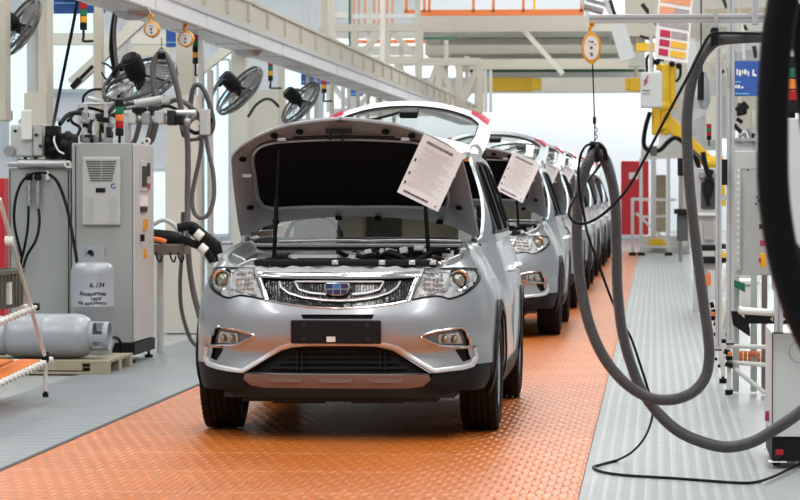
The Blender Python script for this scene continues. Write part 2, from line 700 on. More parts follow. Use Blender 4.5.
def ribbon(mb, path, wid, fn, th=0.008, m=0, closed=False):
    """a raised band along a path on the skin; fn(s, z, push)"""
    P = [Vector((a, b, 0)) for a, b in path]
    P = resample(P, 0.012) if not closed else resample(P + [P[0]], 0.012)[:-1]
    N = len(P)
    vs, fs = [], []
    for i, p in enumerate(P):
        a, b = (P[i - 1], P[(i + 1) % N]) if closed else (P[max(i - 1, 0)], P[min(i + 1, N - 1)])
        d = (b - a).normalized()
        n = Vector((-d.y, d.x, 0))
        w = wid(i / (N - 1)) if callable(wid) else wid
        for k, h in ((-1, -0.004), (-0.8, th * 0.75), (0, th), (0.8, th * 0.75), (1, -0.004)):
            q = p + n * (k * w / 2)
            vs.append(fn(q.x, q.y, h))
    for i in range(N if closed else N - 1):
        a, b = i * 5, ((i + 1) % N) * 5
        fs += [(a + k, a + k + 1, b + k + 1, b + k) for k in range(4)]
    return mb.add(vs, fs, True, m)


def arc2(cx, cz, r, a0, a1, n=28):
    return [(cx + r * math.cos(a0 + (a1 - a0) * i / n), cz + r * math.sin(a0 + (a1 - a0) * i / n)) for i in range(n + 1)]


WF, WR, WZ, RW = 0.92, 3.60, 0.345, 0.345       # wheel centres, wheel radius
sWF, sWR = s_of_y(WF), s_of_y(WR)
ARCH = 0.405


def make_car():
    car = thing('car', (0, 0, 0), 'silver car', 'car')
    P = lambda name, mb, mat, par=car, **k: mb.build(name, mat, par, **k)

    # ---- outlines traced on the skin of the front
    head = T([(424.5, 268.5), (442, 268), (460, 267.5), (479, 267), (480, 273), (479, 279), (473, 287), (464, 293.5), (456, 297), (449, 298.5), (443, 296.5), (436, 295.5), (424, 297), (411.5, 299.5), (416, 289), (421, 278)])
    gr_half = [(0, tr(338.5, 272)[1])] + T([(380, 272.2), (420, 273), (416, 286), (409, 299.5), (392, 303), (370, 306)]) + [(0, tr(338.5, 308)[1])]
    fog = T([(419, 336), (436, 331), (461, 327), (465, 330), (470, 346), (466, 347), (440, 346), (430, 342)])
    vent = T([(455, 349), (468, 348.5), (471, 359), (463, 362)])
    low_half = [(0, tr(338.5, 346)[1])] + T([(374, 346), (393, 350.5), (430, 373.5)]) + [(0, tr(338.5, 374)[1])]
    slot = T([(301, 314.5), (374, 314.5), (372, 319), (303, 319)])
    lip_z = tr(470, 366)[1]

    # ---- painted panels
    z_top = lambda s: _interp([(0, 0.955), (0.45, 0.965), (0.62, 0.985), (sA + 0.12, 1.0), (sB, 1.05), (sB + 0.25, 1.095), (sWF, 1.112), (sC + 0.2, 1.118)], abs(s))
    s_b = s_of_y(0.46)
    half = [(0, z_top(0))] + [(s_b * k / 12, z_top(s_b * k / 12)) for k in range(1, 13)]
    bot = T([(474, 364), (466, 368.5), (450, 370.5), (434, 373)])
    half += [(s_b, 0.50), (s_b, bot[0][1])] + bot + T([(430, 373.5)]) + [(0, tr(338.5, 374)[1] - 0.012)]
    # the grille and lower intake are openings in it
    mb = MB().patch(both(half), skin(), 0.028, holes=[head, mir(head), both(gr_half), both(low_half), fog, mir(fog), vent, mir(vent), slot])
    P('front_bumper', mb, X['paint'], solid=0.004)

    def side(outline, push=0.0, step=0.035):
        return MB().patch(outline, skin(push), step)
    g = 0.003
    arch_f = arc2(sWF, WZ, ARCH, 0, PI)
    arch_r = arc2(sWR, WZ, ARCH, 0, PI)
    s1, s2, s3, s4 = s_of_y(1.36), s_of_y(2.42), s_of_y(3.28), s_of_y(4.12)
    fend = [(s_b + g, z_top(s_b))] + [(s_b + (s1 - s_b) * k / 10, z_top(s_b + (s1 - s_b) * k / 10)) for k in range(1, 11)]
    fend += [(s1, 0.30), (sWF + ARCH, 0.30)] + [q for q in arch_f if q[0] > s_b + g and q[1] > 0.3] + [(s_b + g, 0.58)]
    fd = [(s1 + g, 1.115), (s2 - g, 1.115), (s2 - g, 0.30), (s1 + g, 0.30)]
    rd_arc = [q for q in arc2(sWR, WZ, ARCH, PI, PI / 2.2, 20) if q[0] < s3 - g]
    rd = [(s2 + g, 1.115), (s3 - g, 1.115), (s3 - g, rd_arc[-1][1])] + rd_arc[::-1] + [(sWR - ARCH, 0.30), (s2 + g, 0.30)]
    rq_arc = [q for q in arch_r if q[0] > s3 + g]
    rq = [(s3 + g, 1.115), (s4, 1.115), (s4, 0.62), (sWR + ARCH + 0.02, 0.62)] + rq_arc
    for sg in (1, -1):
        mk = lambda o: [(sg * a, b) for a, b in (o if sg > 0 else o[::-1])]
        P('fender', side(mk(fend)), X['paint'], solid=0.004)
        d1 = P('front_door', side(mk(fd)), X['paint'], solid=0.004)
        d2 = P('rear_door', side(mk(rd)), X['paint'], solid=0.004)
        P('quarter_panel', side(mk(rq)), X['paint'], solid=0.004)
        for d, yy in ((d1, 2.28), (d2, 3.14)):
            h = MB()
            a, b = SP(sg * s_of_y(yy - 0.13), 0.92, 0.035), SP(sg * s_of_y(yy), 0.93, 0.035)
            h.tube([SP(sg * s_of_y(yy - 0.14), 0.92, 0.0), a, b, SP(sg * s_of_y(yy + 0.01), 0.93, 0.0)], 0.013, 8)
            P('door_handle', h, X['satin'], d)
        # black wheel-arch cladding and sill
        cl = MB()
        for c_s, keep in ((sWF, lambda q: True), (sWR, lambda q: True)):
            ring = arc2(c_s, WZ, ARCH + 0.03, -0.25, PI + 0.25) + arc2(c_s, WZ, ARCH - 0.035, PI + 0.25, -0.25)
            cl.patch(mk(ring), skin(0.012), 0.03)
        cl.patch(mk([(sWF + ARCH, 0.36), (sWR - ARCH, 0.36), (sWR - ARCH, 0.24), (sWF + ARCH, 0.24)]), skin(0.006), 0.05)
        P('arch_cladding', cl, X['black'], solid=0.012)
        for yc in (WF, WR):
            lin = MB()
            prof = [(yc + 0.41 * math.cos(a), WZ + 0.41 * math.sin(a)) for a in [PI * k / 16 for k in range(17)]]
            vs = [(sg * 0.87, y, z) for y, z in prof] + [(sg * 0.55, y, z) for y, z in prof]
            lin.add(vs, [(k, k + 1, 18 + k, 17 + k) for k in range(16)], True)
            lin.add([(sg * 0.55, y, z) for y, z in prof], [tuple(range(17))])
            P('wheel_arch_liner', lin, X['dark'])
        # gutter between fender and hood, down into the engine bay
        gu = MB()
        vs, n = [], 22
        for k in range(n + 1):
            s = sA + 0.02 + (s1 - sA - 0.02) * k / n
            o = SP(s, z_top(s), -0.001)
            i1 = Vector((o.x - 0.03, o.y + 0.01, o.z - 0.006))
            i2 = Vector((min(o.x - 0.06, 0.70), o.y + 0.015, o.z - 0.05))
            i3 = Vector((min(o.x - 0.10, 0.66), o.y + 0.02, o.z - 0.06))
            i4 = Vector((i3.x - 0.01, i3.y, 0.62))
            vs += [Vector((sg * q.x, q.y, q.z)) for q in (o, i1, i2, i3, i4)]
        gu.add(vs, [(k * 5 + j, k * 5 + j + 1, k * 5 + 6 + j, k * 5 + 5 + j) for k in range(n) for j in range(4)], True)
        P('inner_fender', gu, X['paint_in'], sharp=30)
    # lower black corners of the bumper, under the chrome lip
    cor = T([(434, 373), (450, 370.5), (466, 368.5), (474, 364)]) + [(s_b, bot[0][1]), (s_b, 0.50), (s_b + 0.04, 0.52), (s_b + 0.03, 0.36), (s_b - 0.1, 0.285)] + T([(452, 391), (424, 388)])
    for q in (cor, mir(cor)):
        P('bumper_cladding', MB().patch(q, skin(-0.004), 0.03), X['black'], solid=0.006)

    # ---- headlights
    for sg in (1, -1):
        mk = lambda o: [(sg * a, b) for a, b in (o if sg > 0 else o[::-1])]
        deep = lambda s, z: SP(s, z, -0.016 - 0.008 * math.sin(70 * s) * math.sin(55 * z))
        mb = MB().patch(mk(head), deep, 0.016)
        hl = P('headlight', mb, X['lamp_in'])
        rim = MB()
        ribbon(rim, mk(head), 0.006, SP, 0.004, closed=True)
        # a dark seal under the lamp, where it meets the bumper
        ribbon(rim, mk(T([(480, 277), (473, 287.5), (464, 294), (456, 297.4), (449, 299), (443, 297), (436, 296), (424, 297.5), (411.5, 300)])), 0.012, SP, 0.005)
        P('seal', rim, X['black'], hl)
        c = tr(460, 280.5)
        o = SP(sg * c[0], c[1], -0.022)
        q = SP(sg * c[0], c[1], 0.02) - o
        q = Vector((q.x * 0.3, q.y, q.z * 0.3)).normalized()
        mb = MB().lathe([(0.064, -0.012), (0.068, 0.012), (0.060, 0.030), (0.050, 0.026), (0.044, 0.002)], o, q, 28)
        P('projector_ring', mb, X['chrome'], hl)
        mb = MB().lathe([(0.046, 0.004), (0.040, 0.018), (0.026, 0.029), (0.001, 0.033)], o, q, 24)
        P('projector_lens', mb, X['bulb'], hl)
        fac = MB()                                   # stepped reflector of the main beam
        for i in range(5):
            for j in range(4):
                a = tr(425.5 + i * 4.2, 274 + j * 5.2 + (0.3 * i))
                p = SP(sg * a[0], a[1], -0.016)
                fac.ball(p, 0.0125, 8, sq=(1, 0.7, 1.1))
        P('reflector', fac, X['chrome'], hl)
        ribbon(br := MB(), mk(T([(427, 272), (444, 271.5), (450, 273), (449, 290), (440, 292), (420, 295.5)])), 0.01, lambda s, z, h: SP(s, z, h - 0.02), 0.012)
        P('light_guide', br, X['satin'], hl)
        P('lens_cover', MB().patch(mk(head), skin(-0.001), 0.03), X['lens'], hl)

    # ---- grille
    mb = MB().patch(both(gr_half), skin(-0.035), 0.03)
    for k in range(-26, 27):                          # fine upright blades
        x = k * 0.0165
        z1, z0 = tr(338.5, 279)[1], tr(338.5, 305)[1] + abs(k) * 0.0012
        a, b = SP(x, z0, -0.030), SP(x * 1.02, z1, -0.030)
        mb.bar(a, b, 0.004, 0.014)
    grille = P('grille', mb, X['gloss_black'])
    fr = MB()
    ribbon(fr, T([(258, 274.5), (290, 275.6), (338.5, 276), (387, 275.6), (420, 274.5)]), 0.040, SP, 0.016)
    for sg in (1, -1):
        p = T([(418, 276.5), (413, 288), (408, 300.5)])
        ribbon(fr, [(sg * a, b) for a, b in p], 0.034, SP, 0.012)
    ribbon(fr, T([(268, 300.5), (285, 304), (308, 307), (338.5, 308.5), (369, 307), (392, 304), (409, 300.5)]), 0.012, SP, 0.008)
    P('grille_surround', fr, X['chrome'], grille)
    inn = MB()
    ribbon(inn, T([(279, 281), (281, 287), (288, 292.5), (303, 297), (322, 299.5), (338.5, 300.4), (355, 299.5), (374, 297), (389, 292.5), (397, 287), (400.5, 281)]), 0.012, SP, -0.008)
    ribbon(inn, T([(326, 294), (310, 292.6), (299, 289.5), (294.5, 281.3), (338.5, 281.3), (384, 281.3), (379, 289.5), (366, 292.6), (352, 294)]), 0.010, SP, -0.004)
    P('grille_bars', inn, X['satin'], grille)
    # the badge: a flattened shield of six enamel cells
    em = MB()
    ez = tr(338.5, 289)[1]
    eo = SP(0, ez, 0.004)
    shield = lambda k, w, h: [(w * x, h * y) for x, y in ((-1, 0.75), (-0.8, 0.95), (0, 1.0), (0.8, 0.95), (1, 0.75), (0.99, -0.1), (0.8, -0.7), (0.45, -0.97), (0, -1.02), (-0.45, -0.97), (-0.8, -0.7), (-0.99, -0.1))]
    fr3 = lambda u, v, h: Vector((eo.x + u, eo.y - h, eo.z + v))
    em.prism(shield(0, 0.073, 0.037), fr3, 0.012)
    badge = P('badge', em, X['chrome'], grille, bevel=0.003)
    cells = MB()
    for r, (v0, v1) in enumerate(((0.003, 0.031), (-0.031, -0.003))):
        for cidx, (u0, u1) in enumerate(((-0.064, -0.024), (-0.019, 0.019), (0.024, 0.064))):
            u0b, u1b = (u0, u1)
            if r == 1:
                u0b, u1b = (u0 * 0.80 if cidx == 0 else u0, u1 * 0.80 if cidx == 2 else u1)
            poly = [(u0b, v0), (u1b, v0), (u1, v1), (u0, v1)] if r == 1 else [(u0, v0), (u1, v0), (u1b * 0.97, v1), (u0b * 0.97, v1)]
            cells.prism(poly, lambda u, v, h: fr3(u, v, 0.0115 + h), 0.003, m=(0 if (r == 0 and cidx == 1) else 1))
    P('badge_enamel', cells, [X['blue_enamel'], X['black_enamel']], badge)

    # ---- slot, plate holder, lower intake, fog lamps, skid plate
    P('slot_grille', MB().patch([(a * 1.02, b) for a, b in slot], skin(-0.02), 0.03), X['black'])
    pz0, pz1 = tr(338, 343.5)[1], tr(338, 320)[1]
    pw = abs(at(382, 330, Y0).x - at(292, 330, Y0).x) / 2
    mb = MB().box((0, SP(0, 0.6).y - 0.016, (pz0 + pz1) / 2), (2 * pw, 0.024, pz1 - pz0))
    pl = P('plate_holder', mb, X['black'], bevel=0.008)
    for sx in (-1, 1):
        for sz in (-1, 1):
            mb = MB().cyl((sx * 0.18, SP(0, 0.6).y - 0.03, (pz0 + pz1) / 2 + sz * 0.04), (sx * 0.18, SP(0, 0.6).y - 0.027, (pz0 + pz1) / 2 + sz * 0.04), 0.012, n=12)
            P('screw_boss', mb, X['dark'], pl)
    a = at(331.5, 339, Y0)
    P('sticker', MB().box((a.x - XC, SP(0, 0.6).y - 0.029, a.z), (0.05, 0.002, 0.03)), X['white_st'], pl)
    low = MB().patch(both(low_half), skin(-0.05), 0.04)
    P('lower_intake', low, X['black'])
    sl = MB()
    for py in (352, 357.5, 363, 368.5):
        h = 41 + (py - 350) * 1.55
        a, b = tr(338.5 - h, py), tr(338.5 + h, py)
        ribbon(sl, [a, (0, (a[1] + b[1]) / 2), b], 0.016, lambda s, z, h: SP(s, z, h - 0.038), 0.012)
    for px in (296, 380):
        for q in (0, 5):
            a, b = tr(px + q, 352), tr(px + q, 371)
            sl.bar(SP(*a, -0.028), SP(*b, -0.028), 0.008, 0.02)
    P('intake_slats', sl, X['rubber'])
    lipm = MB()
    ribbon(lipm, T([(474, 347), (475.5, 357), (472, 364.5), (462, 367.5), (448, 369), (434, 370.8), (420, 362.5), (408, 355), (397, 348.6), (386, 345.3), (372, 344), (338.5, 343.6), (305, 344), (291, 345.3), (280, 348.6), (269, 355), (257, 362.5), (243, 370.8), (229, 369), (219, 367), (209, 363.5), (206, 357), (207, 346)]), 0.030, SP, 0.016)
    P('bumper_trim', lipm, X['satin'])
    for sg in (1, -1):
        mk = lambda o: [(sg * a, b) for a, b in (o if sg > 0 else o[::-1])]
        fm = MB().patch(mk(fog), skin(-0.03), 0.02)
        fg = P('fog_lamp', fm, X['paint_in'])
        r = MB()
        ribbon(r, mk(fog), 0.016, SP, 0.012, closed=True)
        P('fog_lamp_frame', r, X['chrome'], fg)
        lampo = T([(440, 334.5), (460, 332.5), (464, 344), (439, 345)])
        r = MB().patch(mk(lampo), skin(-0.018), 0.012)
        P('fog_reflector', r, X['lamp_in'], fg)
        for px in (446, 456):
            q = tr(px, 339)
            o = SP(sg * q[0], q[1], -0.02)
            bl = MB().lathe([(0.022, 0), (0.024, 0.012), (0.018, 0.018), (0.001, 0.022)], o, (0, -1, 0), 16)
            P('fog_bulb', bl, X['bulb'], fg)
        P('fog_lens', MB().patch(mk(lampo), skin(-0.002), 0.02), X['lens'], fg)
        P('side_vent', MB().patch(mk(vent), skin(-0.02), 0.02), X['black'])
    sk = MB()
    hw = abs(at(430, 380, Y0).x - at(247, 380, Y0).x) / 2
    zt, zb = tr(338, 374.5)[1], tr(338, 388)[1]
    hk = [(0, zt), (hw, zt), (hw + 0.01, zt - 0.03), (hw - 0.03, zb + 0.012), (hw - 0.12, zb), (0, zb)]
    sk.patch(both(hk), lambda s, z: SP(s, z, 0.012 + 0.02 * _st(zb, zt, z)), 0.03)
    for x in (-0.28, 0.0, 0.28):
        sk.patch([(x - 0.1, zt - 0.022), (x + 0.1, zt - 0.022), (x + 0.085, zt - 0.045), (x - 0.085, zt - 0.045)], lambda s, z: SP(s, z, 0.03), 0.03)
    P('skid_plate', sk, X['skid'], solid=0.008)
    un = MB().lohi((-0.56, 0.16, 0.215), (0.56, 4.2, 0.34)).lohi((-0.66, 0.14, 0.24), (0.66, 0.6, 0.34)).lohi((-0.86, 1.4, 0.25), (0.86, 3.1, 0.36))
    for x0, x1, y in ((-0.4, -0.1, 0.3), (0.05, 0.35, 0.34)):
        un.lohi((x0, y, 0.195), (x1, y + 0.5, 0.23))
    P('underbody', un, X['dark'])
    ax = MB().cyl((-0.7, WF, WZ), (0.7, WF, WZ), 0.035, n=10).cyl((-0.7, WR, WZ), (0.7, WR, WZ), 0.04, n=10)
    for y in (WF, WR):
        for x in (-1, 1):
            ax.bar((x * 0.35, y, 0.27), (x * 0.68, y, 0.25), 0.07, 0.05)
    P('axles', ax, X['dark'])

    # ---- engine bay
    bay = MB().lohi((-0.66, 0.30, 0.55), (0.66, 1.42, 0.62)).lohi((-0.74, 1.36, 0.55), (0.74, 1.44, 1.10)).lohi((-0.66, 0.22, 0.55), (0.66, 0.27, 0.93))
    P('engine_bay', bay, X['dark'])
    cm = MB()
    wz = lambda py, y: at(338, py, Y0 + y).z
    cm.lohi((-0.50, 0.20, wz(266, 0.2)), (0.56, 0.30, wz(259.5, 0.2)))
    xm = P('front_crossmember', cm, X['black'], bevel=0.01)
    for px in (335, 382, 412, 433, 444):
        a = at(px, 262.5, Y0 + 0.195)
        k = MB().box((a.x - XC, 0.197, a.z), (0.036, 0.012, 0.026))
        k.cyl((a.x - XC, 0.192, a.z), (a.x - XC, 0.184, a.z), 0.008, n=8)
        P('clip', k, X['satin'], xm, bevel=0.003)
    tp = MB()                                        # bright plastic-wrapped strip on top of the grille
    vs = []
    nn = 60
    for k in range(nn + 1):
        x = -0.60 + 1.2 * k / nn
        rr = 0.003 * math.sin(x * 61) + 0.003 * math.sin(x * 23 + 1)
        vs += [SP(x, 0.958, 0.0) + Vector((0, 0.005, 0)), SP(x, 0.965) + Vector((0, 0.04, 0.015 + rr)), SP(x, 0.965) + Vector((0, 0.09, 0.022 + rr * 1.5)), SP(x, 0.965) + Vector((0, 0.15, -0.02 + rr))]
    tp.add(vs, [(k * 4 + j, k * 4 + j + 1, k * 4 + 5 + j, k * 4 + 4 + j) for k in range(nn) for j in range(3)], True)
    P('radiator_cover', tp, X['satin'])
    for sg in (1, -1):                               # corner brackets behind the headlights
        b = MB().prism([(0.40, 0.96), (0.64, 0.96), (0.60, 1.0), (0.52, 1.035), (0.46, 1.03)], lambda u, v, h: Vector((sg * u, 0.30 + h, v)), 0.05)
        P('lamp_bracket', b, X['alloy'], bevel=0.008)
        b = MB().prism([(0.56, 0.98), (0.68, 0.98), (0.67, 1.06), (0.60, 1.03)], lambda u, v, h: Vector((sg * u, 0.52 + h, v)), 0.06)
        P('fender_bracket', b, X['alloy'], bevel=0.008)
        tw = MB().lathe([(0.11, 0), (0.10, 0.06), (0.06, 0.08), (0.001, 0.085)], (sg * 0.56, 1.0, 0.97), (0, 0, 1), 20)
        P('strut_tower', tw, X['paint_in'])
    ec = MB().lohi((-0.36, 0.62, 0.85), (0.16, 1.15, 1.055))
    eng = P('engine_cover', ec, X['plenum'], bevel=0.03)
    P('cover_slot', MB().lohi((-0.30, 0.612, 1.000), (0.02, 0.622, 1.028)), X['blackmat'], eng, bevel=0.008)
    bt = MB().lohi((0.30, 0.62, 0.8), (0.55, 0.86, 1.0)).lohi((0.33, 0.66, 1.0), (0.38, 0.72, 1.03)).lohi((0.47, 0.66, 1.0), (0.52, 0.72, 1.03))
    P('battery', bt, X['black'], bevel=0.008)
    fl = MB().lathe([(0.001, 0), (0.07, 0), (0.075, 0.1), (0.05, 0.14), (0.035, 0.15), (0.035, 0.19), (0.001, 0.19)], (0.58, 0.78, 0.88), (0, 0, 1), 18)
    P('fluid_reservoir', fl, X['white_st'])
    ib = MB().lohi((-0.62, 0.6, 0.8), (-0.38, 0.9, 0.99)).lohi((-0.60, 0.95, 0.85), (-0.42, 1.2, 1.04))
    P('fuse_box', ib, X['black'], bevel=0.015)
    wr = MB()
    rr = random.Random(3)
    for k in range(9):
        x0, y0 = rr.uniform(0.08, 0.5), rr.uniform(0.5, 1.0)
        wr.tube([(x0 + dx, y0 + rr.uniform(-0.08, 0.12), 1.0 + rr.uniform(0, 0.07)) for dx in (-0.14, -0.03, 0.06, 0.16)], rr.choice((0.009, 0.014, 0.02)), 8)
    for k in range(4):
        x0 = rr.uniform(-0.6, -0.4)
        wr.tube([(x0, 0.5, 0.96), (x0 + 0.06, 0.55, 1.02), (x0 + 0.14, 0.6, 0.99), (x0 + 0.25, 0.62, 1.0)], 0.012, 8)
    P('wiring_harness', wr, X['black'])
    for k, (px, py, w, h) in enumerate([(369, 254, 7, 10), (382, 251, 4, 5), (391, 251, 12, 4), (404, 250, 8, 6), (419, 248, 10, 5), (426, 251, 7, 4), (446, 251, 9, 4), (463, 252, 6, 8), (470, 256, 5, 5), (398, 264, 5, 3)]):
        a = at(px, py, Y0 + 0.72)
        q = 0.00588
        cn = MB().box((a.x - XC, 0.70 + 0.02 * (k % 3), a.z), (w * q, 0.05, h * q), rot=(0, 0.2 * (k % 3 - 1), 0))
        P('connector', cn, X['white_st'], bevel=0.006)
    cw = MB().lohi((-0.72, 1.30, 1.06), (0.72, 1.42, 1.098)).lohi((-0.70, 1.22, 1.04), (0.70, 1.31, 1.07))
    cw.tube([(-0.5, 1.32, 1.11), (-0.1, 1.34, 1.118), (0.1, 1.33, 1.112)], 0.009, 6)
    cw.tube([(0.0, 1.33, 1.113), (0.3, 1.34, 1.12), (0.62, 1.36, 1.115)], 0.009, 6)
    P('cowl', cw, X['plenum'], bevel=0.008)
    P('cowl_seal', MB().lohi((-0.70, 1.215, 1.062), (0.70, 1.235, 1.082)), X['black'])

    # ---- the open hood
    al = math.radians(32)
    hd = Vector((0, -math.cos(al), math.sin(al)))
    hn = Vector((0, math.sin(al), math.cos(al)))
    ho = Vector((0, 1.30, 1.185))

    def HP(u, v, d=0.0):
        """u across, v from the hinge to the leading edge, d above the skin"""
        cr = (0.065 + 0.03 * max(0, 1 - v / 0.5)) * (1 - (u / 0.74) ** 2) - 0.05 * max(0, v - 1.0) ** 1.5 * 4
        return ho + Vector((u, 0, 0)) + hd * v + hn * (cr - 0.03 + d)
    hl_ = [(0, 1.235), (0.106, 1.222), (0.305, 1.18), (0.40, 1.135), (0.50, 1.07), (0.60, 0.985), (0.665, 0.90), (0.678, 0.86), (0.70, 0.6), (0.725, 0.15), (0.728, 0.0), (0.70, 0.01), (0.62, 0.06), (0.45, 0.085), (0, 0.095)]
    hol = both(hl_)
    li_ = [(0, 1.0), (0.40, 1.0), (0.48, 0.975), (0.53, 0.91), (0.548, 0.82), (0.565, 0.42), (0.545, 0.33), (0.49, 0.29), (0, 0.25)]
    lio = both(li_)
    hood = P('hood', MB().patch(hol, lambda u, v: HP(u, v, 0), 0.05), X['paint'])
    big = 1.035
    rimm = MB().patch(hol, lambda u, v: HP(u, v, -0.022 - 0.012 * math.sin(PI * min(1, max(0, (0.725 - abs(u)) / 0.16)))), 0.04, holes=[[(a * big, 0.6 + (b - 0.6) * 1.05) for a, b in lio]])
    # rolled rim joining outer skin and inner frame
    N = len(hol)
    rp = resample([Vector((a, b, 0)) for a, b in hol + [hol[0]]], 0.04)
    vs = []
    for p in rp:
        vs += [HP(p.x, p.y, 0), HP(p.x * 1.006, p.y * 1.004, -0.011), HP(p.x, p.y, -0.022)]
    rimm.add(vs, [(k * 3 + j, k * 3 + j + 1, k * 3 + 4 + j, k * 3 + 3 + j) for k in range(len(rp) - 1) for j in range(2)], True)
    # walls of the recess round the liner
    rp2 = resample([Vector((a * big, 0.6 + (b - 0.6) * 1.05, 0)) for a, b in lio + [lio[0]]], 0.04)
    rp3 = resample([Vector((a, b, 0)) for a, b in lio + [lio[0]]], 0.04 / 1.04)
    vs = []
    for p in rp2:
        vs += [HP(p.x, p.y, -0.034), HP(p.x * 0.985, 0.6 + (p.y - 0.6) * 0.985, -0.045), HP(p.x * 0.965, 0.6 + (p.y - 0.6) * 0.965, -0.03)]
    rimm.add(vs, [(k * 3 + j, k * 3 + j + 1, k * 3 + 4 + j, k * 3 + 3 + j) for k in range(len(rp2) - 1) for j in range(2)], True)
    hf = P('hood_frame', rimm, X['paint_in'], hood)
    P('hood_liner', MB().patch([(a * 1.01, 0.6 + (b - 0.6) * 1.02) for a, b in lio], lambda u, v: HP(u, v, -0.03), 0.06), X['blackmat'], hood)
    for sg in (1, -1):
        for u, v in ((0.61, 0.87), (0.63, 0.33), (0.40, 1.09), (0.25, 1.12), (0.50, 0.12), (0.12, 0.10)):
            c = HP(sg * u, v, -0.037)
            P('access_hole', MB().lathe([(0.001, 0.004), (0.022, 0.003), (0.022, -0.006)], c, -hn, 14), X['blackmat'], hood)
    rb = lambda u0, u1, v0, v1, d: [HP(u0, v0, d), HP(u1, v0, d), HP(u1, v1, d), HP(u0, v1, d)]
    hol_m = MB()
    for u0, u1, v0, v1 in ((-0.30, 0.30, 1.055, 1.075),):
        for k in range(10):
            a0, a1 = u0 + (u1 - u0) * k / 10, u0 + (u1 - u0) * (k + 1) / 10
            hol_m.add(rb(a0, a1, v0, v1, -0.040), [(0, 1, 2, 3)])
    P('front_seal', hol_m, X['blackmat'], hood)
    la = MB()
    la.box(HP(-0.02, 1.14, -0.05), (0.15, 0.03, 0.03)).bar(HP(-0.07, 1.14, -0.05), HP(-0.07, 1.10, -0.09), 0.016).bar(HP(0.0, 1.14, -0.05), HP(0.0, 1.09, -0.1), 0.016)
    P('hood_latch', la, X['black'], hood, bevel=0.004)
    for sg in (1, -1):
        P('hood_stop', MB().box(HP(sg * 0.605, 0.70, -0.042), (0.055, 0.012, 0.02)), X['satin'], hood, bevel=0.003)
        P('hood_stop', MB().box(HP(sg * 0.36, 1.055, -0.042), (0.05, 0.02, 0.02)), X['satin'], hood, bevel=0.003)
        P('hood_hinge', MB().bar(HP(sg * 0.69, 0.02, -0.02), (sg * 0.70, 1.38, 1.12), 0.035, 0.02), X['alloy'], hood)
    # the two black gas struts
    for px0, py0, px1, py1, yb, yt in ((274, 259, 277, 138, 0.62, 0.4), (429, 262, 421, 140, 0.62, 0.4)):
        a = at(px0, py0, Y0 + 0.66)
        a = Vector((a.x - XC, 0.66, a.z))
        # the top end meets the hood frame
        u = at(px1, py1, Y0 + 0.42).x - XC
        b = HP(u, 0.93, -0.035)
        st = MB().cyl(a, a.lerp(b, 0.55), 0.013, n=12).cyl(a.lerp(b, 0.55), b, 0.007, n=10).ball(a, 0.018, 10).ball(b, 0.015, 10)
        P('gas_strut', st, X['black'])

    # ---- greenhouse
    WB = [(0.0, 1.40, 1.10), (0.40, 1.42, 1.10), (0.66, 1.50, 1.11), (0.74, 1.56, 1.12)]       # foot of the windscreen
    WT = [(0.0, 2.06, 1.655), (0.30, 2.075, 1.65), (0.50, 2.11, 1.635), (0.58, 2.14, 1.62)]     # its head

    def grid(rows, mb, m=0):
        n = len(rows[0])
        vs = [v for r in rows for v in r]
        return mb.add(vs, [(i * n + j, i * n + j + 1, (i + 1) * n + j + 1, (i + 1) * n + j) for i in range(len(rows) - 1) for j in range(n - 1)], True, m)

    def across(half_pts, k=6):
        p = spline([(-x, y, z) for x, y, z in reversed(half_pts[1:])] + half_pts, k)
        return p
    wb, wt = across(WB), across(WT)
    rows = []
    for i in range(9):
        t = i / 8
        bul = 0.03 * math.sin(PI * t)
        rows.append([a.lerp(b, t) + Vector((0, -bul * 0.6, bul)) for a, b in zip(wb, wt)])
    P('windscreen', grid(rows, MB()), X['wind'])
    mr = MB().box((0.0, 2.0, 1.52), (0.23, 0.03, 0.07)).bar((0, 2.0, 1.55), (0, 2.05, 1.62), 0.03)
    P('rear_view_mirror', mr, X['black'], bevel=0.012)
    RT = [WT, [(0, 2.5, 1.71), (0.3, 2.5, 1.705), (0.52, 2.5, 1.685), (0.61, 2.5, 1.655)], [(0, 3.1, 1.715), (0.3, 3.1, 1.71), (0.53, 3.1, 1.69), (0.62, 3.1, 1.66)],
          [(0, 3.6, 1.68), (0.3, 3.6, 1.675), (0.52, 3.6, 1.66), (0.61, 3.6, 1.635)], [(0, 3.85, 1.645), (0.3, 3.85, 1.64), (0.50, 3.84, 1.63), (0.59, 3.83, 1.61)]]
    cols = [across(r) for r in RT]
    rows = [spline([c[j] for c in cols], 6) for j in range(len(cols[0]))]
    P('roof', grid(rows, MB()), X['paint'], solid=0.01)
    for sg in (1, -1):
        rl = MB().tube([(sg * 0.60, 2.3, 1.66), (sg * 0.605, 2.4, 1.705), (sg * 0.61, 2.9, 1.725), (sg * 0.605, 3.5, 1.705), (sg * 0.60, 3.62, 1.665)], 0.014, 8)
        P('roof_rail', rl, X['satin'])
    # sides above the belt line: (y, z) sheet leaning inwards
    top = _smooth([(1.5, 1.14), (1.8, 1.40), (2.14, 1.615), (2.5, 1.65), (3.1, 1.655), (3.6, 1.63), (3.85, 1.60), (4.1, 1.45), (4.3, 1.15)])

    def GH(y, z, push=0.0):
        xb = SP(s_of_y(min(y, 4.1)), 1.112).x
        if y > 4.1:
            xb -= (y - 4.1) * 0.45
        zt_ = 1.65
        t = (z - 1.112) / (zt_ - 1.112)
        xt = 0.615 if y > 2.1 else 0.615 + (2.1 - y) * 0.05
        return Vector((xb + (xt - xb) * (t ** 1.15 if t > 0 else t) + push, y, z))
    outl = [(y, z) for y, z in top] + [(4.3, 1.11), (1.36, 1.108)]
    w1 = [(1.78, 1.16), (1.95, 1.36), (2.2, 1.56), (2.38, 1.595), (2.40, 1.16)]
    w2 = [(2.47, 1.16), (2.46, 1.60), (3.0, 1.605), (3.26, 1.595), (3.30, 1.16)]
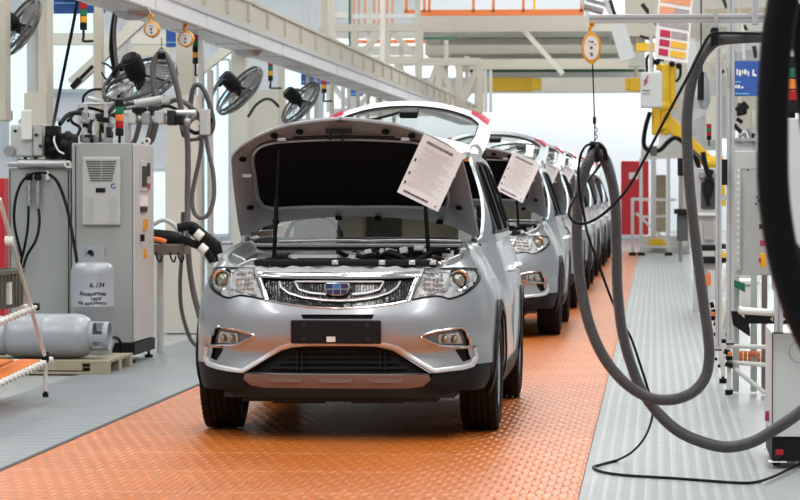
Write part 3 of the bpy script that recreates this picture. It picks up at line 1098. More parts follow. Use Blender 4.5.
    w3 = [(3.37, 1.18), (3.34, 1.59), (3.6, 1.565), (3.84, 1.40), (3.80, 1.20)]
    for sg in (1, -1):
        f_ = lambda y, z: Vector((sg * GH(y, z).x, y, z))
        body = MB().patch(outl, f_, 0.05, holes=[w1, w2, w3])
        P('cab_side', body, X['paint'], solid=0.02)
        for w_ in (w1, w2, w3):
            P('side_window', MB().patch(w_, lambda y, z: Vector((sg * (GH(y, z).x - 0.008), y, z)), 0.08), X['tint'])
        tr_ = MB()
        for w_ in (w1, w2, w3):
            pts = [Vector((sg * (GH(y, z).x + 0.012), y, z)) for y, z in w_]
            tr_.tube(pts, 0.011, 6, sub=1, closed=True, raw=True)
        P('window_trim', tr_, X['black'])
    # interior
    it = MB().lohi((-0.68, 1.5, 0.95), (0.68, 1.95, 1.13))
    it.lohi((-0.7, 1.5, 0.36), (0.7, 3.9, 0.42))
    P('dashboard', it, X['black'], bevel=0.03)
    sw = MB().tube([(-0.36 + 0.18 * math.cos(a), 2.0 - 0.06 * math.sin(a), 1.10 + 0.17 * math.sin(a)) for a in [2 * PI * k / 20 for k in range(20)]], 0.015, 8, closed=True, raw=True)
    sw.bar((-0.53, 2.0, 1.1), (-0.19, 2.0, 1.1), 0.03).cyl((-0.36, 1.95, 1.1), (-0.36, 1.85, 1.05), 0.04)
    P('steering_wheel', sw, X['black'])
    for x in (-0.36, 0.36):
        st = MB().box((x, 2.62, 0.62), (0.5, 0.5, 0.16)).box((x, 2.86, 0.98), (0.48, 0.13, 0.66), rot=(-0.2, 0, 0)).box((x, 2.95, 1.40), (0.24, 0.09, 0.17), rot=(-0.2, 0, 0))
        P('front_seat', st, X['wood_dash'], bevel=0.04)
    st = MB().box((0, 3.35, 0.62), (1.2, 0.5, 0.16)).box((0, 3.62, 0.95), (1.2, 0.13, 0.6), rot=(-0.2, 0, 0))
    P('rear_seat', st, X['seat'], bevel=0.04)

    # ---- tail
    rear = [(s4 + g, 0.80), (s4 + g, 0.30)] + [(SMAX - 0.001, 0.30), (SMAX - 0.001, 0.80)]
    mb = MB().patch(rear, skin(), 0.05)
    mb.mirror()
    P('rear_bumper', mb, X['paint'], solid=0.004)
    for sg in (1, -1):
        mk = lambda o: [(sg * a, b) for a, b in (o if sg > 0 else o[::-1])]
        P('corner_panel', MB().patch(mk([(s4 + g, 0.805), (s4 + g, 1.115), (s4 + 0.25, 1.10), (s4 + 0.25, 0.805)]), skin(), 0.05), X['paint'], solid=0.004)
    tl = MB().lohi((-0.6, 4.2, 0.42), (0.6, 4.3, 0.80))
    P('boot_sill', tl, X['paint_in'])
    # open tailgate, hinged at the back of the roof
    be = math.radians(18)
    td = Vector((0, math.cos(be), math.sin(be)))
    tn = Vector((0, -math.sin(be), math.cos(be)))
    to = Vector((0, 3.90, 1.665))

    def TP(u, v, d=0.0):
        return to + Vector((u, 0, 0)) + td * v + tn * (0.10 - 0.14 * (abs(u) / 0.62) ** 2.2 + d)
    tg = both([(0, 0.98), (0.2, 0.978), (0.42, 0.96), (0.56, 0.92), (0.615, 0.84), (0.615, 0.55), (0.60, 0.2), (0.57, 0.03), (0.5, 0.0), (0, 0.0)])
    wnd = both([(0, 0.86), (0.30, 0.855), (0.47, 0.82), (0.53, 0.74), (0.52, 0.40), (0.49, 0.16), (0, 0.13)])
    gate = P('tailgate', MB().patch(tg, lambda u, v: TP(u, v), 0.05, holes=[wnd]), X['paint'], solid=0.03)
    P('rear_window', MB().patch(wnd, lambda u, v: TP(u, v, 0.004), 0.06), X['wind'], gate)
    tw = MB()
    rp = resample([Vector((a, b, 0)) for a, b in wnd + [wnd[0]]], 0.04)
    tw.tube([TP(p.x, p.y, 0.008) for p in rp], 0.006, 6, raw=True)
    tw.tube([TP(-0.35, 0.55, 0.012), TP(-0.1, 0.6, 0.02), TP(0.0, 0.74, 0.02)], 0.011, 6)
    P('rear_wiper', tw, X['black'], gate)
    P('wiper_motor', MB().box(TP(0.04, 0.60, 0.035), (0.13, 0.12, 0.05), rot=(be, 0, 0)), X['black'], gate, bevel=0.01)
    for sg in (1, -1):
        lm = MB().patch([(sg * a, b) for a, b in ((0.47, 0.925), (0.55, 0.905), (0.60, 0.85), (0.60, 0.78), (0.555, 0.81), (0.52, 0.86), (0.47, 0.88))], lambda u, v: TP(u, v, 0.03), 0.04)
        P('tail_lamp', lm, X['red'], gate, solid=0.02)
        gs = MB().cyl((sg * 0.60, 4.05, 1.30), TP(sg * 0.585, 0.5, -0.02), 0.011, n=10)
        P('gate_strut', gs, X['black'])

    # ---- wheels
    for sg in (1, -1):
        for y in (WF, WR):
            c = Vector((sg * 0.770, y, WZ))
            d = Vector((sg, 0, 0))
            hw_ = 0.1125
            prof = [(0.225, -hw_ * 0.80), (0.245, -hw_ * 0.98), (0.29, -hw_ * 1.02), (0.325, -hw_ * 0.92), (0.340, -hw_ * 0.76)]
            for g0, g1 in ((-0.062, -0.052), (-0.023, -0.013), (0.013, 0.023), (0.052, 0.062)):
                prof += [(0.3445, g0), (0.336, g0 + 0.001), (0.336, g1 - 0.001), (0.3445, g1)]
            prof += [(0.340, hw_ * 0.76), (0.325, hw_ * 0.92), (0.29, hw_ * 1.02), (0.245, hw_ * 0.98), (0.225, hw_ * 0.80)]
            wm = MB().lathe(prof, c, d, 56)
            for k in range(56):                       # shoulder blocks of the tread
                a = 2 * PI * k / 56
                for h in (-0.088, 0.088):
                    wm.box(c + d * h + Vector((0, math.cos(a), math.sin(a))) * 0.334, (0.03, 0.022, 0.016), rot=(a - PI / 2, 0, 0))
            wh = P('wheel', wm, X['rubber'], sharp=50)
            rm = MB().lathe([(0.228, -0.10), (0.215, -0.08), (0.205, 0.02), (0.215, 0.075), (0.232, 0.095), (0.226, 0.10), (0.21, 0.085)], c, d, 40)
            for k in range(5):
                for e in (-0.13, 0.13):
                    a = 2 * PI * k / 5 + e
                    r0, r1 = Vector((0, math.cos(a * 1.0), math.sin(a))), Vector((0, math.cos(a + e * 0.5), math.sin(a + e * 0.5)))
                    rm.bar(c + d * 0.07 + r0 * 0.04, c + d * 0.08 + r1 * 0.222, 0.03, 0.025)
            rm.cyl(c + d * 0.03, c + d * 0.085, 0.055, n=20)
            P('rim', rm, X['alloy'], wh)
            bd = MB().cyl(c + d * -0.02, c + d * 0.0, 0.15, n=28)
            P('brake_disc', bd, X['cast'], wh)
    return car


CAR_Y = [Y0, 27.6, 33.9, 40.2, 46.5, 52.8, 59.1]

# =================================================================== HALL STRUCTURE BEHIND THE LINE
def slab(x0, y0, x1, y1, Y, depth, mat, name, ground_=False, kind=True, mb=None):
    """an upright box whose near face covers the given part of the view at distance Y"""
    a, b = at(x0, y0, Y), at(x1, y1, Y)
    z0 = 0 if ground_ else b.z
    m = (mb or MB()).lohi((a.x, Y, z0), (b.x, Y + depth, a.z))
    if mb is None:
        o = m.build(name, mat)
        return struct(o) if kind else o
    return m


X['lgrey'] = M('light_grey_enamel', (0.60, 0.61, 0.60), 0.42, 0, 0.04, 4)
X['cabinet'] = M('grey_cabinet_enamel', (0.37, 0.39, 0.38), 0.45, 0, 0.04, 5)
X['cab_side'] = M('pale_cabinet_enamel', (0.52, 0.52, 0.51), 0.42, 0, 0.04, 5)
X['hose'] = M('grey_rubber_hose', (0.075, 0.072, 0.077), 0.42, 0, 0.1, 10)
X['hose_l'] = M('pale_grey_hose', (0.13, 0.122, 0.12), 0.40, 0, 0.1, 10)
X['cable'] = M('black_cable', (0.006, 0.006, 0.007), 0.5, 0, 0.1, 10, spec=0.14)
X['cyl'] = M('grey_cylinder_paint', (0.36, 0.385, 0.42), 0.33, 0.1, 0.05, 6, coat=0.15)
X['wood'] = M('pallet_wood', (0.36, 0.31, 0.22), 0.85, 0, 0.2, 9, bump=0.3)
X['ink'] = M('black_marker', (0.01, 0.01, 0.012), 0.7)
X['blue_sign'] = M('blue_sign', (0.022, 0.085, 0.36), 0.5, 0, 0.04, 4)
X['sig_red'] = M('red_beacon', (0.42, 0.012, 0.02), 0.25, 0, 0.05, 8)
X['sig_green'] = M('green_beacon', (0.012, 0.17, 0.085), 0.25, 0, 0.05, 8)
X['sig_yel'] = M('amber_beacon', (0.78, 0.36, 0.02), 0.25, 0, 0.05, 8)
X['crate'] = M('olive_grey_crate', (0.13, 0.13, 0.11), 0.6, 0, 0.1, 8)
X['pipe'] = M('ivory_pipe', (0.80, 0.79, 0.74), 0.35, 0, 0.03, 8)
X['fan_blade'] = M('fan_blade', (0.40, 0.42, 0.43), 0.35, 0.4, 0.05, 8)
X['fan_cage'] = M('fan_wire', (0.09, 0.09, 0.088), 0.4, 0.3, 0.05, 8)
X['bal'] = M('orange_balancer', (0.80, 0.36, 0.02), 0.4, 0, 0.06, 12)
X['face'] = M('white_dial', (0.80, 0.79, 0.74), 0.5, 0, 0.03, 12)
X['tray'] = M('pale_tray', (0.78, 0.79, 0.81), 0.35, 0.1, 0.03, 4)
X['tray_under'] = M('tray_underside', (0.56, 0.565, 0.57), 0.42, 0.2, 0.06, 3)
X['redcab'] = M('red_cabinet', (0.60, 0.015, 0.03), 0.4, 0, 0.05, 4)
X['paper'] = M('paper_sheet', (0.86, 0.85, 0.86), 0.75, 0, 0.02, 8)
X['print'] = M('printed_lines', (0.45, 0.42, 0.44), 0.8)
X['printdark'] = M('dark_print', (0.09, 0.08, 0.09), 0.8)
X['redlogo'] = M('dark_red_print', (0.42, 0.03, 0.10), 0.6)
X['picA'] = M('orange_print', (0.82, 0.36, 0.20), 0.6, 0, 0.2, 12)
X['picB'] = M('red_print', (0.50, 0.02, 0.07), 0.6, 0, 0.25, 12)
X['picC'] = M('amber_print', (0.85, 0.50, 0.05), 0.6, 0, 0.15, 12)
X['picD'] = M('grey_print', (0.40, 0.36, 0.36), 0.6, 0, 0.25, 14)

# --- columns and posts on the left, daylight panes far behind them
n_t = 0
for x0, x1, y0, y1 in ((8, 29, 20, 150), (48, 95, 12, 90), (104, 118, 55, 112), (132, 163, 60, 118), (196, 230, 60, 235), (218, 240, 40, 110), (283, 316, 60, 120), (20, 60, 120, 250), (150, 168, 170, 330)):
    n_t += 1
    a, b = at(x0, y0, 60), at(x1, y1, 60)
    w = MB().lohi((a.x, 60, b.z), (b.x, 60.05, a.z)).build('window_%d' % n_t, X['daylight'])
    struct(w)
    fr = MB()
    for u in (a.x, b.x):
        fr.lohi((u - 0.03, 59.96, b.z), (u + 0.03, 60.06, a.z))
    for v in (a.z, b.z):
        fr.lohi((a.x, 59.96, v - 0.03), (b.x, 60.06, v + 0.03))
    fr.build('window_frame', X['lgrey'], w)
struct(MB().lohi((at(-30, 0, 60.2).x, 60.2, 0), (at(322, 0, 60.2).x, 60.5, 6.2)).build('wall_left', X['white']))
slab(-4, -30, 5, 121, 27, 0.25, X['beige'], 'column', False)
slab(-4, 110, 6, 120, 26.9, 0.3, X['beige'], 'column', False)
slab(28.5, -30, 37.5, 165, 30, 0.05, X['grey_st'], 'column', True)
slab(37.5, -30, 47.5, 165, 29.9, 0.3, X['beige'], 'column', True)
slab(24, 93, 46, 125, 29.7, 0.1, X['beige'], 'column', False)
slab(48, -30, 52, 160, 30.6, 0.1, X['white'], 'column', True)
slab(94, -30, 102, 150, 28.2, 0.1, X['beige'], 'column', True)
slab(120, 28, 129, 160, 36, 0.2, X['grey_st'], 'column', True)
slab(165, 95, 197, 335, 28.6, 0.35, X['cream'], 'column', True)
slab(176, 30, 192, 110, 34, 0.3, X['beige'], 'column', True)
slab(198, 40, 203, 320, 29.0, 0.12, X['alu'], 'column', True)
slab(207, 70, 212, 320, 28.9, 0.12, X['alu'], 'column', True)
slab(231, -20, 246, 300, 47, 0.3, X['cream'], 'column', True)
slab(246, 90, 283, 300, 48, 0.5, X['cream'], 'column', True)
slab(278, 30, 284, 220, 46, 0.15, X['beige'], 'column', True)
slab(152, 236, 200, 337, 28.45, 0.1, X['cream'], 'wall_low_panel', True)
for x in (306, 314, 330, 341, 347, 356, 366, 378, 392):
    slab(x, 60 + 0.25 * (x - 300), x + 3.5, 150, 40 + (x - 300) * 0.15, 0.06, X['alu'] if x % 2 else X['beige'], 'column', True)
br = MB().bar(at(72, 84, 31), at(150, 12, 31), 0.14, 0.12)
struct(br.build('beam_brace', X['cream']))
struct(MB().bar(at(195, 75, 38), at(262, 22, 38), 0.16, 0.12).build('beam_brace', X['cream']))
slab(52, 33, 170, 44, 52, 0.3, X['cream'], 'beam', False)
slab(104, 44, 170, 56, 55, 0.3, X['beige'], 'beam', False)

# --- the long beam over the left edge of the line and the tray hung below it
zb0, zb1 = H + 1.80, H + 2.10
xb = -4.5
bm_ = MB().lohi((xb - 0.18, 14, zb0), (xb, 76, zb0 + 0.035)).lohi((xb - 0.18, 14, zb1 - 0.035), (xb, 76, zb1)).lohi((xb - 0.10, 14, zb0), (xb - 0.02, 76, zb1))
y = 16
while y < 76:
    bm_.lohi((xb - 0.06, y, zb0 + 0.05), (xb + 0.012, y + 0.12, zb1 - 0.05))
    y += 1.6
struct(bm_.build('beam_crane_rail', X['beige']))
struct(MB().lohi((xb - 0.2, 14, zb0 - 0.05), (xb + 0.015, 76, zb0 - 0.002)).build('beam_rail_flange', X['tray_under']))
xb2 = -6.6
struct(MB().lohi((xb2 - 0.2, 20, zb1 + 0.1), (xb2, 76, zb1 + 0.45)).build('beam', X['cream']))

tr_root = thing('cable_tray', (-4.7, 45, H + 1.62), 'long pale grey overhead tray hung under the beam left of the cars', 'cable tray')
y = 20.0
k = 0
while y < 74:
    L_ = 3.0
    seg = MB().lohi((-4.53, y, H + 1.63), (-4.50, y + L_ - 0.06, H + 1.75))
    seg.lohi((-4.95, y, H + 1.61), (-4.50, y + L_ - 0.06, H + 1.63))
    seg.lohi((-4.95, y, H + 1.63), (-4.92, y + L_ - 0.06, H + 1.70))
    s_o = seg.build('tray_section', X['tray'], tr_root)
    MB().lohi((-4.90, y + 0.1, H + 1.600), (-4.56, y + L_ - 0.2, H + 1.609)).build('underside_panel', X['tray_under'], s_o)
    MB().lohi((-4.62, y - 0.04, H + 1.75), (-4.58, y, H + 1.86)).build('hanger', X['alu'], tr_root)
    y += L_
    k += 1
for px, Y in ((150, 26.0), (275, 33.5)):
    hx = at(px, 8, Y)
    r_ = thing('work_lamp', (-4.72, Y, H + 1.45), 'shallow grey lamp set in the underside of the tray, ' + ('nearer the left cabinets' if px == 150 else 'farther down the line'), 'lamp')
    MB().lathe([(0.17, 0.145), (0.165, 0.13), (0.13, 0.09), (0.06, 0.065), (0.001, 0.06)], (-4.72, Y, H + 1.455), (0, 0, 1), 20).build('lamp_shade', X['cast'], r_)

# --- light steel trusses beyond, left of the open roof light
def truss(x0, x1, ytop, ybot, Y, n, mat, name='beam_truss'):
    a, b = at(x0, ytop, Y), at(x1, ybot, Y)
    m = MB()
    w = 0.13 * Y / 50
    for z in (a.z, b.z):
        m.bar((a.x, Y, z), (b.x, Y, z), w)
    for i in range(n + 1):
        x = a.x + (b.x - a.x) * i / n
        m.bar((x, Y, a.z), (x, Y, b.z), w * 0.9)
        if i < n:
            x2 = a.x + (b.x - a.x) * (i + 1) / n
            p, q = ((x, Y, b.z), (x2, Y, a.z)) if i % 2 else ((x, Y, a.z), (x2, Y, b.z))
            m.bar(p, q, w * 0.7)
    return struct(m.build(name, mat))


truss(398, 480, 62, 112, 66, 4, X['beige'])
truss(322, 420, 28, 60, 58, 3, X['beige'])
truss(330, 478, 82, 112, 74, 6, X['lgrey'])
for x0, x1, y0, y1, Y, mt in ((321, 328, -10, 40, 50, 'beige'), (329, 334, -10, 38, 52, 'beige'), (380, 385, -10, 62, 56, 'cream'), (415, 420, -10, 78, 60, 'cream'), (367, 370, -10, 52, 58, 'cream'), (348.5, 351.5, -10, 46, 62, 'green'),
                              (444, 448, 40, 88, 66, 'beige'), (465, 469, 56, 95, 66, 'beige'), (399, 403, 42, 70, 62, 'beige'), (484, 487, 70, 112, 70, 'grey_st'), (489, 492, 70, 112, 70, 'grey_st'), (478, 481, 60, 112, 68, 'grey_st')):
    slab(x0, y0, x1, y1, Y, 0.12, X[mt], 'column')
for x0, x1, y0, y1, Y, mt in ((335, 420, 30, 38, 64, 'cream'), (352, 425, 40, 43, 70, 'orange_rail'), (420, 457, 37, 39, 58, 'green'), (388, 470, 59.5, 63, 72, 'green'), (335, 420, 46, 55, 74, 'cream'), (300, 350, 12, 18, 66, 'cream'), (350, 420, 14, 18, 67, 'lgrey')):
    slab(x0, y0, x1, y1, Y, 0.15, X[mt], 'beam')
slab(322, -12, 420, 30, 80, 0.1, X['white'], 'wall_gable')
g = thing('orange_railing', at(374, 28, 76), 'pinkish orange upright bars of a high platform behind the steel posts', 'railing')
for x in (353, 358, 364, 373, 378, 386, 391):
    slab(x, -12, x + 2.2, 28, 76, 0.05, None, '', mb=(bb := MB()))
    bb.build('bar', X['picA'], g)

# --- stacked roof steel across the middle, mezzanine rail on top, yellow crane below
for x0, x1, y0, y1, Y, d, mt in ((412, 640, 16, 31, 72, 4, 'cream'), (420, 645, 31, 39, 76, 3, 'beige'), (440, 610, 39.5, 43.5, 75, 0.5, 'cream'), (425, 640, 44, 54, 80, 2, 'beige'), (450, 635, 54, 58, 78, 0.4, 'cream'),
                                 (455, 645, 58, 69, 84, 2, 'beige'), (470, 645, 69.5, 72, 77, 0.3, 'green'), (470, 645, 72.5, 77, 76.5, 0.3, 'lgrey'), (490, 645, 77, 92, 90, 1, 'beige'), (410, 650, 84, 91.5, 92, 1, 'cream')):
    slab(x0, y0, x1, y1, Y, d, X[mt], 'beam')
struct(MB().bar(at(522, 28, 71.6), at(563, 74, 71.6), 0.12).build('beam_brace', X['cream']))
rl = thing('mezzanine_railing', at(500, 15, 71), 'orange railing of the platform high above the line', 'railing')
slab(404, 10, 584, 15, 71, 0.1, None, '', mb=(bb := MB()))
bb.build('kick_board', X['orange_rail'], rl)
for x in (405, 423, 428, 472, 492, 522, 580):
    slab(x, -14, x + 2.6, 12, 71, 0.06, None, '', mb=(bb := MB()))
    bb.build('post', X['orange_rail'], rl)
slab(404, -8, 584, -6, 71, 0.06, None, '', mb=(bb := MB()))
bb.build('top_rail', X['orange_rail'], rl)
slab(533, -12, 535.5, 10, 73, 0.1, X['yellow'], 'column')
slab(404, -14, 590, 11, 88, 0.1, X['white'], 'wall_gable')
cr = thing('overhead_crane', at(500, 91, 74), 'yellow overhead crane girder below the roof steel, ending beside the white wall', 'crane')
slab(478, 77.5, 532, 91, 74, 0.6, None, '', mb=(bb := MB()))
bb.build('girder', X['yellow'], cr, bevel=0.03)
slab(530, 78, 541, 90, 73.8, 0.7, None, '', mb=(bb := MB()))
bb.build('end_carriage', X['yellow'], cr, bevel=0.04)
# --- blue signs on the left, each with its pale stripe
for i, (x0, y0, x1, y1, Y, where) in enumerate(((47, -14, 79, 13.5, 33, 'at the top left, behind the hanging black cable'), (79, -8, 105, 13, 33.4, 'behind the hanging signal light at the top left'), (166, 26, 186, 47, 37, 'between the two orange balancers'),
                                                (301, 70, 312, 85, 50, 'above the farthest fan'), (312, 72, 336, 84, 52, 'behind the thin posts past the farthest fan'), (348, 86, 363, 96, 56, 'small and farthest down the left side'))):
    a, b = at(x0, y0, Y), at(x1, y1, Y)
    sgn = thing('hanging_sign', ((a.x + b.x) / 2, Y, b.z), 'blue sign ' + where, 'sign')
    MB().lohi((a.x, Y, b.z), (b.x, Y + 0.03, a.z)).build('sign_board', X['blue_sign'], sgn)
    z = b.z + (a.z - b.z) * (0.36 if i < 2 else 0.2)
    MB().lohi((a.x, Y - 0.006, z), (b.x - (b.x - a.x) * 0.1, Y, z + 0.012)).build('stripe', X['film'], sgn)
    for u in (0.2, 0.8):
        MB().cyl((a.x + (b.x - a.x) * u, Y + 0.015, a.z - 0.01), (a.x + (b.x - a.x) * u, Y + 0.015, 10.99), 0.008, n=6).build('hanging_rod', X['alu'], sgn)
    if i == 2:
        t = MB().lohi((at(174, 30, Y).x, Y - 0.01, at(174, 32, Y).z), (at(182, 30, Y).x, Y, at(174, 29.5, Y).z)).lohi((at(176.5, 30, Y).x, Y - 0.01, at(174, 39, Y).z), (at(179, 30, Y).x, Y, at(174, 30, Y).z))
        t.build('lettering', X['face'], sgn)

# =================================================================== LEFT: CABINETS, CYLINDERS, RACK
YC = 23.5
cab = thing('control_cabinet', at(102, 366, YC), 'tall grey control cabinet with a louvred cooling unit on its front', 'cabinet')
xl, xr = at(72, 250, YC).x, at(132.5, 250, YC).x
zt, zp = at(100, 143, YC).z, at(100, 343, YC).z
cd = 0.95
MB().lohi((xl, YC, zp), (xr - 0.004, YC + cd, zt)).build('body', X['cabinet'], cab, bevel=0.008)
MB().lohi((xr, YC + 0.01, zp + 0.01), (xr + 0.012, YC + cd, zt - 0.01)).build('side_panel', X['cab_side'], cab, bevel=0.004)
MB().lohi((xl + 0.03, YC - 0.008, zp + 0.01), (xl + 0.035, YC, zt - 0.02)).build('door_seam', X['black'], cab)
MB().lohi((at(110, 0, YC).x - 0.02, YC - 0.02, at(0, 354.5, YC).z), (xr + 0.02, YC + cd, zp)).lohi((xl, YC + 0.02, at(0, 354, YC).z), (xr - 0.1, YC + cd, zp)).build('plinth', X['black'], cab)
for fx, fy in ((xr - 0.02, YC + 0.03), (xr - 0.02, YC + cd - 0.08), (xl + 0.05, YC + 0.1), (xl + 0.05, YC + cd - 0.08)):
    MB().cyl((fx, fy, 0.02), (fx, fy, 0.11), 0.012, n=10).cyl((fx, fy, 0), (fx, fy, 0.025), 0.035, n=14).build('foot', X['black'], cab)


def rect(x0, y0, x1, y1, Y, th, mb=None):
    a, b = at(x0, y0, Y), at(x1, y1, Y)
    return (mb or MB()).lohi((a.x, Y - th, b.z), (b.x, Y, a.z))


ac = rect(83, 157, 121, 225, YC, 0.04).build('cooling_unit', X['cab_side'], cab, bevel=0.01)
lv = MB()
for k in range(9):
    yy = 161 + k * 2.4
    ins = 0.55 * k
    rect(86 + ins, yy, 101, yy + 0.9, YC - 0.039, 0.006, lv)
    rect(102, yy, 116.5 - ins, yy + 0.9, YC - 0.039, 0.006, lv)
lv.build('upper_louvre', X['dark'], ac)
for x0, x1 in ((86, 93.5), (109, 116.5)):
    lv = MB()
    for k in range(9):
        rect(x0 + 0.1 * k, 197 + k * 2.9, x1, 198.2 + k * 2.9, YC - 0.039, 0.006, lv)
    lv.build('lower_louvre', X['grey_st'], ac)
rect(96, 188, 105.5, 192.5, YC - 0.038, 0.008).build('name_plate', X['black'], ac)
c = at(113.5, 186, YC - 0.042)
MB().tube([c + Vector((0.018 * math.cos(t), 0, 0.018 * math.sin(t))) for t in [0.9 + 5.0 * i / 14 for i in range(15)]], 0.005, 6, raw=True).build('logo', X['blue_sign'], ac)
# operator panel on the side that faces the line
xs = xr + 0.012


def side_rect(ya, za, yb, zb, th=0.012):
    return MB().lohi((xs, ya, za), (xs + th, yb, zb))


zz = lambda py, yy: at(140, py, yy).z
pa = side_rect(YC + 0.28, zz(191, YC + .4), YC + 0.56, zz(161, YC + .4)).build('operator_panel', X['grey_st'], cab, bevel=0.004)
side_rect(YC + 0.31, zz(187, YC + .4), YC + 0.53, zz(166, YC + .4), 0.016).build('screen', X['dark'], pa)
side_rect(YC + 0.60, zz(176, YC + .6), YC + 0.72, zz(163, YC + .6)).build('label_plate', X['dark'], cab)
side_rect(YC + 0.60, zz(189, YC + .6), YC + 0.72, zz(183, YC + .6)).build('emergency_switch', X['sig_red'], cab)
side_rect(YC + 0.28, zz(206, YC + .5), YC + 0.60, zz(196, YC + .5)).build('label_plate', X['white_st'], cab)
side_rect(YC + 0.30, zz(212, YC + .5), YC + 0.58, zz(207, YC + .5)).build('warning_label', X['dark'], cab)
side_rect(YC + 0.42, zz(230, YC + .5), YC + 0.60, zz(219, YC + .5)).build('warning_label', X['sig_yel'], cab)
side_rect(YC + 0.45, zz(258, YC + .5), YC + 0.55, zz(249, YC + .5)).build('warning_label', X['sig_yel'], cab)
side_rect(YC + 0.30, zz(241, YC + .5), YC + 0.34, zz(234, YC + .5), 0.03).build('latch', X['black'], cab)

YB = 23.62
cb2 = thing('hose_cabinet', at(40, 362, YB), 'lower grey cabinet with hose couplings, left of the cooling unit cabinet', 'cabinet')
x2l, x2r = at(8.5, 200, YB).x, at(71.5, 200, YB).x
z2 = at(40, 168, YB).z
MB().lohi((x2l, YB, 0.0), (x2r - 0.005, YB + 0.8, z2)).build('body', X['cabinet'], cb2, bevel=0.008)
MB().lohi((x2r - 0.03, YB - 0.006, 0.1), (x2r - 0.022, YB, z2 - 0.02)).lohi((x2l + 0.01, YB - 0.006, 0.1), (x2l + 0.016, YB, z2 - 0.02)).build('door_seam', X['dark'], cb2)
for px, l1 in ((29, 206), (38, 210)):
    a, b = at(px, 176, YB - 0.05), at(px, l1, YB - 0.05)
    MB().cyl(a, b, 0.016, n=12).cyl(a.lerp(b, 0.3), a.lerp(b, 0.5), 0.024, n=12).cyl(a.lerp(b, 0.65), a.lerp(b, 0.8), 0.022, n=12).build('coupling', X['alloy'], cb2)
    MB().ball(at(px, 177, YB - 0.05), 0.034, 12).build('valve', X['black'], cb2)
rect(47, 171, 50, 180, YB, 0.05).build('hose_clip', X['face'], cb2)
rect(12, 245, 19, 250, YB, 0.05).build('drain_tap', X['cast'], cb2)


def line(name, pts, r, mat, label, cat='hose', n=8, sub=7, group=None):
    o = MB().tube([at(x, y, Y) for x, y, Y in pts], r, n, sub).build(name, mat)
    return tag(o, label, cat, group)


line('black_hose', [(22, 258, 23.5), (14.5, 225, 23.5), (15.5, 200, 23.5), (22, 182, 23.52), (33, 173.5, 23.54), (47, 173, 23.54)], 0.012, X['cable'], 'black hose arching over the couplings of the lower left cabinet')
line('black_hose', [(49, 174, 23.53), (58, 183, 23.5), (67, 208, 23.42), (73, 238, 23.3), (77, 262, 23.24), (79.5, 292, 23.22)], 0.014, X['cable'], 'black hose running down between the two left cabinets to the upright cylinder')
line('black_hose', [(28.5, 206, 23.5), (28, 225, 23.5), (25, 245, 23.5), (20, 268, 23.5), (18, 300, 23.5)], 0.011, X['cable'], 'inner black hose hanging from the left coupling')
line('black_hose', [(38.5, 209, 23.48), (39.5, 222, 23.45), (36, 240, 23.4), (26, 258, 23.4), (20, 285, 23.4)], 0.012, X['cable'], 'black hose hanging from the right coupling and bending left')

# --- machine on the lower cabinet
fm = thing('filling_machine', at(40, 168, YB + 0.3), 'pale grey filling machine with a black motor on the lower left cabinet', 'machine')
a, b = at(10, 124, 23.75), at(33, 157.5, 23.75)
MB().lohi((a.x, 23.75, b.z), (b.x, 24.2, a.z)).build('housing', X['lgrey'], fm, bevel=0.02)
a, b = at(33, 124, 23.72), at(42.5, 156, 23.72)
MB().lohi((a.x, 23.72, b.z), (b.x, 24.1, a.z)).build('side_plate', X['cab_side'], fm, bevel=0.01)
a, b = at(22, 110, 23.74), at(33, 140, 23.74)
MB().lohi((a.x, 23.70, b.z), (b.x, 23.74, a.z)).build('cover', X['face'], fm, bevel=0.01)
c = at(9, 151, 23.7)
MB().cyl(c, c + Vector((0, 0.12, 0)), 0.045, n=18).build('flange', X['cast'], fm)
for px, py in ((15, 131), (36, 135), (40, 146)):
    c = at(px, py, 23.70)
    MB().cyl(c, c + Vector((0, 0.02, 0)), 0.014, n=10).build('bolt', X['dark'], fm)
a, b = at(44, 133, 23.8), at(73, 163, 23.8)
MB().lohi((a.x, 23.8, b.z), (b.x - 0.03, 24.2, a.z)).build('motor', X['black'], fm, bevel=0.03)
a, b = at(8, 164, 23.6), at(70, 164, 23.6)
bar_ = MB().cyl(a, b, 0.022, n=12).cyl(a.lerp(b, .17), a.lerp(b, .93), 0.036, n=14)
bar_.build('cylinder_rod', X['cast'], fm)
c = at(68, 164, 23.55)
MB().lathe([(0.030, -0.01), (0.030, 0.01), (0.016, 0.01), (0.016, -0.01)], c, (0, 1, 0), 18, closed=True).build('ring_eye', X['face'], fm)
rect(18, 159, 66, 167.3, 23.72, 0.03).build('mounting_rail', X['dark'], fm)
for x in (24, 34, 46, 58):
    rect(x, 157, x + 3.5, 167.3, 23.69, 0.03).build('clamp', X['dark'], fm)

# --- pallet, two gas cylinders
pal = thing('pallet', at(60, 377, 22.6), 'worn wooden pallet under the two grey gas cylinders', 'pallet')
pxr = at(108, 370, 22.1).x
pxl = pxr - 1.25
for k in range(6):
    MB().lohi((pxl, 22.1 + k * 0.186, 0.085), (pxr, 22.1 + k * 0.186 + 0.15, 0.105)).build('deck_board', X['wood'], pal)
for k in range(3):
    for x in (pxl, pxl + 0.56, pxr - 0.14):
        MB().lohi((x, 22.1 + k * 0.47, 0.02), (x + 0.14, 22.1 + k * 0.47 + 0.12, 0.083)).build('block', X['wood'], pal)
for k in range(3):
    MB().lohi((pxl, 22.1 + k * 0.47, 0.0), (pxr, 22.1 + k * 0.47 + 0.12, 0.02)).build('bottom_board', X['wood'], pal)
MB().lohi((pxl, 22.095, 0.03), (pxr - 0.2, 22.099, 0.085)).build('side_board', X['wood'], pal)

